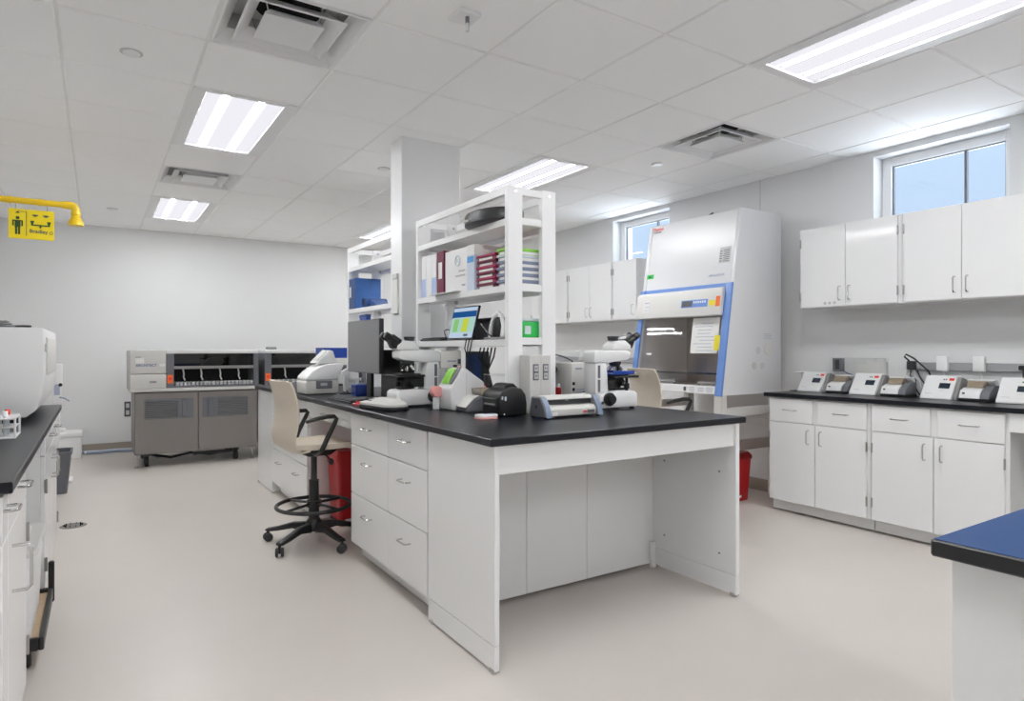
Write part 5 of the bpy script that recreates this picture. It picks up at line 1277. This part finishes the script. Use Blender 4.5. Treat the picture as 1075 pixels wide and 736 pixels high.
# under the rack
t = thing('acrylic_organizer', 'clear acrylic two-tier organizer under the rack, behind the slide printer', 'organizer', (2.03, 3.04, Z))
f = MB(); xa, xb, ya_, yb_ = 1.928, 2.17, 2.905, 3.18
for z in (Z, Z+.10, Z+.19): f.box(xa, xb, ya_, yb_, z, z+.004, 'smoke')
for y in (ya_, yb_-.004): f.box(xa, xb, y, y+.004, Z+.0042, Z+.0998, 'acryl'); f.box(xa, xb, y, y+.004, Z+.1042, Z+.1898, 'acryl')
f.build('case', t)
f = MB()
for z in (Z+.102, Z+.192): f.tube([(xa-.001, ya_, z), (xa-.001, yb_, z)], .0025, 'ltgrey', 6)
f.build('front_rim', t)
t = thing('cable_bundle', 'black cables spilling behind the lower shelf of the near rack', 'cables', (2.0, 3.1, Z))
f = MB()
for k in range(5):
    y = 3.20+.018*k; f.tube([(2.02-.015*k, y, 1.258), (2.01-.015*k, y+.004, 1.20), (1.975+.01*k, y+.006, 1.13), (1.96+.02*k, y+.004, 1.04), (1.98+.02*k, y+.006, .96), (2.0+.02*k, y+.01, ZT+.006)], .005, 'black', 7)
f.build('cable', t)
t = thing('cable_run', 'black cables hanging from the chart screen over the shelf edge', 'cables', (1.86, 3.26, Z))
for k in range(3):
    y = 3.20+.034*k; f = MB(); f.tube([(1.882, y, sz(2)+.006), (1.86, y, sz(2)+.006), (1.850, y+.004, sz(2)-.05), (1.852, y+.035-.03*k, 1.20), (1.862, y+.05-.045*k, 1.12), (1.89, y+.03-.02*k, 1.03), (1.91, y+.035, .95), (1.93, y+.04, Z+.005)], .0038, 'black', 7); f.build('cable', t)
t = thing('desktop_computer', 'dark computer case on the worktop under the rack, behind the white microscope lamp', 'computer', (2.06, 3.30, Z))
MB().box(2.005, 2.06, 3.33, 3.54, Z, 1.235, 'charcoal', .005).build('case', t)
f = MB(); f.box(2.0025, 2.0048, 3.34, 3.53, Z+.02, 1.22, 'navy'); f.build('front_bezel', t)
# ------------------------------------------------------------------ things on the far rack
t = thing('document_case', 'large blue document case with a mottled side on the far rack', 'document case', (1.99, 5.27, sz(1)))
MB().box(1.872, 2.10, 5.195, 5.355, sz(1), sz(1)+.262, 'binderblue', .004).build('case', t)
f = MB(); f.box(1.869, 1.8718, 5.197, 5.353, sz(1)+.002, sz(1)+.26, 'navy', .001); f.box(1.8675, 1.8688, 5.30, 5.335, sz(1)+.10, sz(1)+.19, 'paper'); f.build('spine', t)
t = thing('rolled_sleeve', 'dark blue rolled sleeve lying in front of the blue document case', 'sleeve', (1.95, 5.05, sz(1)))
f = MB(); f.lathe([(.026, 0), (.040, 0), (.040, .20), (.026, .20), (.026, 0)], (1.885, 5.05, sz(1)+.0405), 'navy', 24, 'x'); f.build('roll', t)
f = MB(); f.prism([(5.01, sz(1)+.002), (5.02, sz(1)+.07), (4.86, sz(1)+.012), (4.80, sz(1)+.002)], 'x', 1.93, 2.06, 'ink_blue', .002); f.build('flap', t)
t = thing('blue_carton', 'bright blue carton on the lower shelf of the far rack behind the monitor', 'box', (1.97, 5.0, sz(2)))
MB().box(1.885, 1.925, 4.98, 5.14, sz(2), sz(2)+.21, 'blue', .003).build('carton', t)
MB().box(1.883, 1.927, 4.978, 5.142, sz(2)+.2105, sz(2)+.235, 'navy', .003).build('lid', t)
f = MB(); f.box(1.8832, 1.8848, 5.01, 5.10, sz(2)+.06, sz(2)+.14, 'paper'); f.build('label_sticker', t)
t = thing('outlet_cover', 'pale slim electrical cover on the aisle face of the pillar', 'cover plate', (CX0, 4.19, 1.64))
MB().box(CX0-.016, CX0-.0005, 4.145, 4.235, 1.50, 1.745, 'offwhite', .003).build('cover', t)
MB().box(CX0-.018, CX0-.0005, 4.15, 4.23, 1.748, 1.785, 'ltgrey', .003).build('cap', t)

# ------------------------------------------------------------------ daylight and view
wd = bpy.data.worlds.new('world'); S.world = wd; wd.use_nodes = True
nt = wd.node_tree; bg = nt.nodes['Background']
tc = nt.nodes.new('ShaderNodeTexCoord'); sp = nt.nodes.new('ShaderNodeSeparateXYZ'); nt.links.new(tc.outputs['Generated'], sp.inputs[0])
rp = nt.nodes.new('ShaderNodeMapRange'); rp.inputs[1].default_value = -.06; rp.inputs[2].default_value = .02; nt.links.new(sp.outputs['Z'], rp.inputs[0])
mx = nt.nodes.new('ShaderNodeMix'); mx.data_type = 'RGBA'; nt.links.new(rp.outputs[0], mx.inputs[0])
mx.inputs[6].default_value = (3.6, 3.7, 3.9, 1); mx.inputs[7].default_value = (.272, .327, .405, 1)  # unseen lower half added far brighter than the sky to light the ceiling
nt.links.new(mx.outputs[2], bg.inputs[0]); bg.inputs[1].default_value = 1.0
S.view_settings.view_transform = 'Standard'; S.view_settings.look = 'None'; S.view_settings.gamma = 1
S.view_settings.use_curve_mapping = False; S.view_settings.exposure = 1.32
S.cycles.use_denoising = True
S.cycles.max_bounces = 14; S.cycles.diffuse_bounces = 10; S.cycles.transparent_max_bounces = 16
S.cycles.sample_clamp_indirect = 4
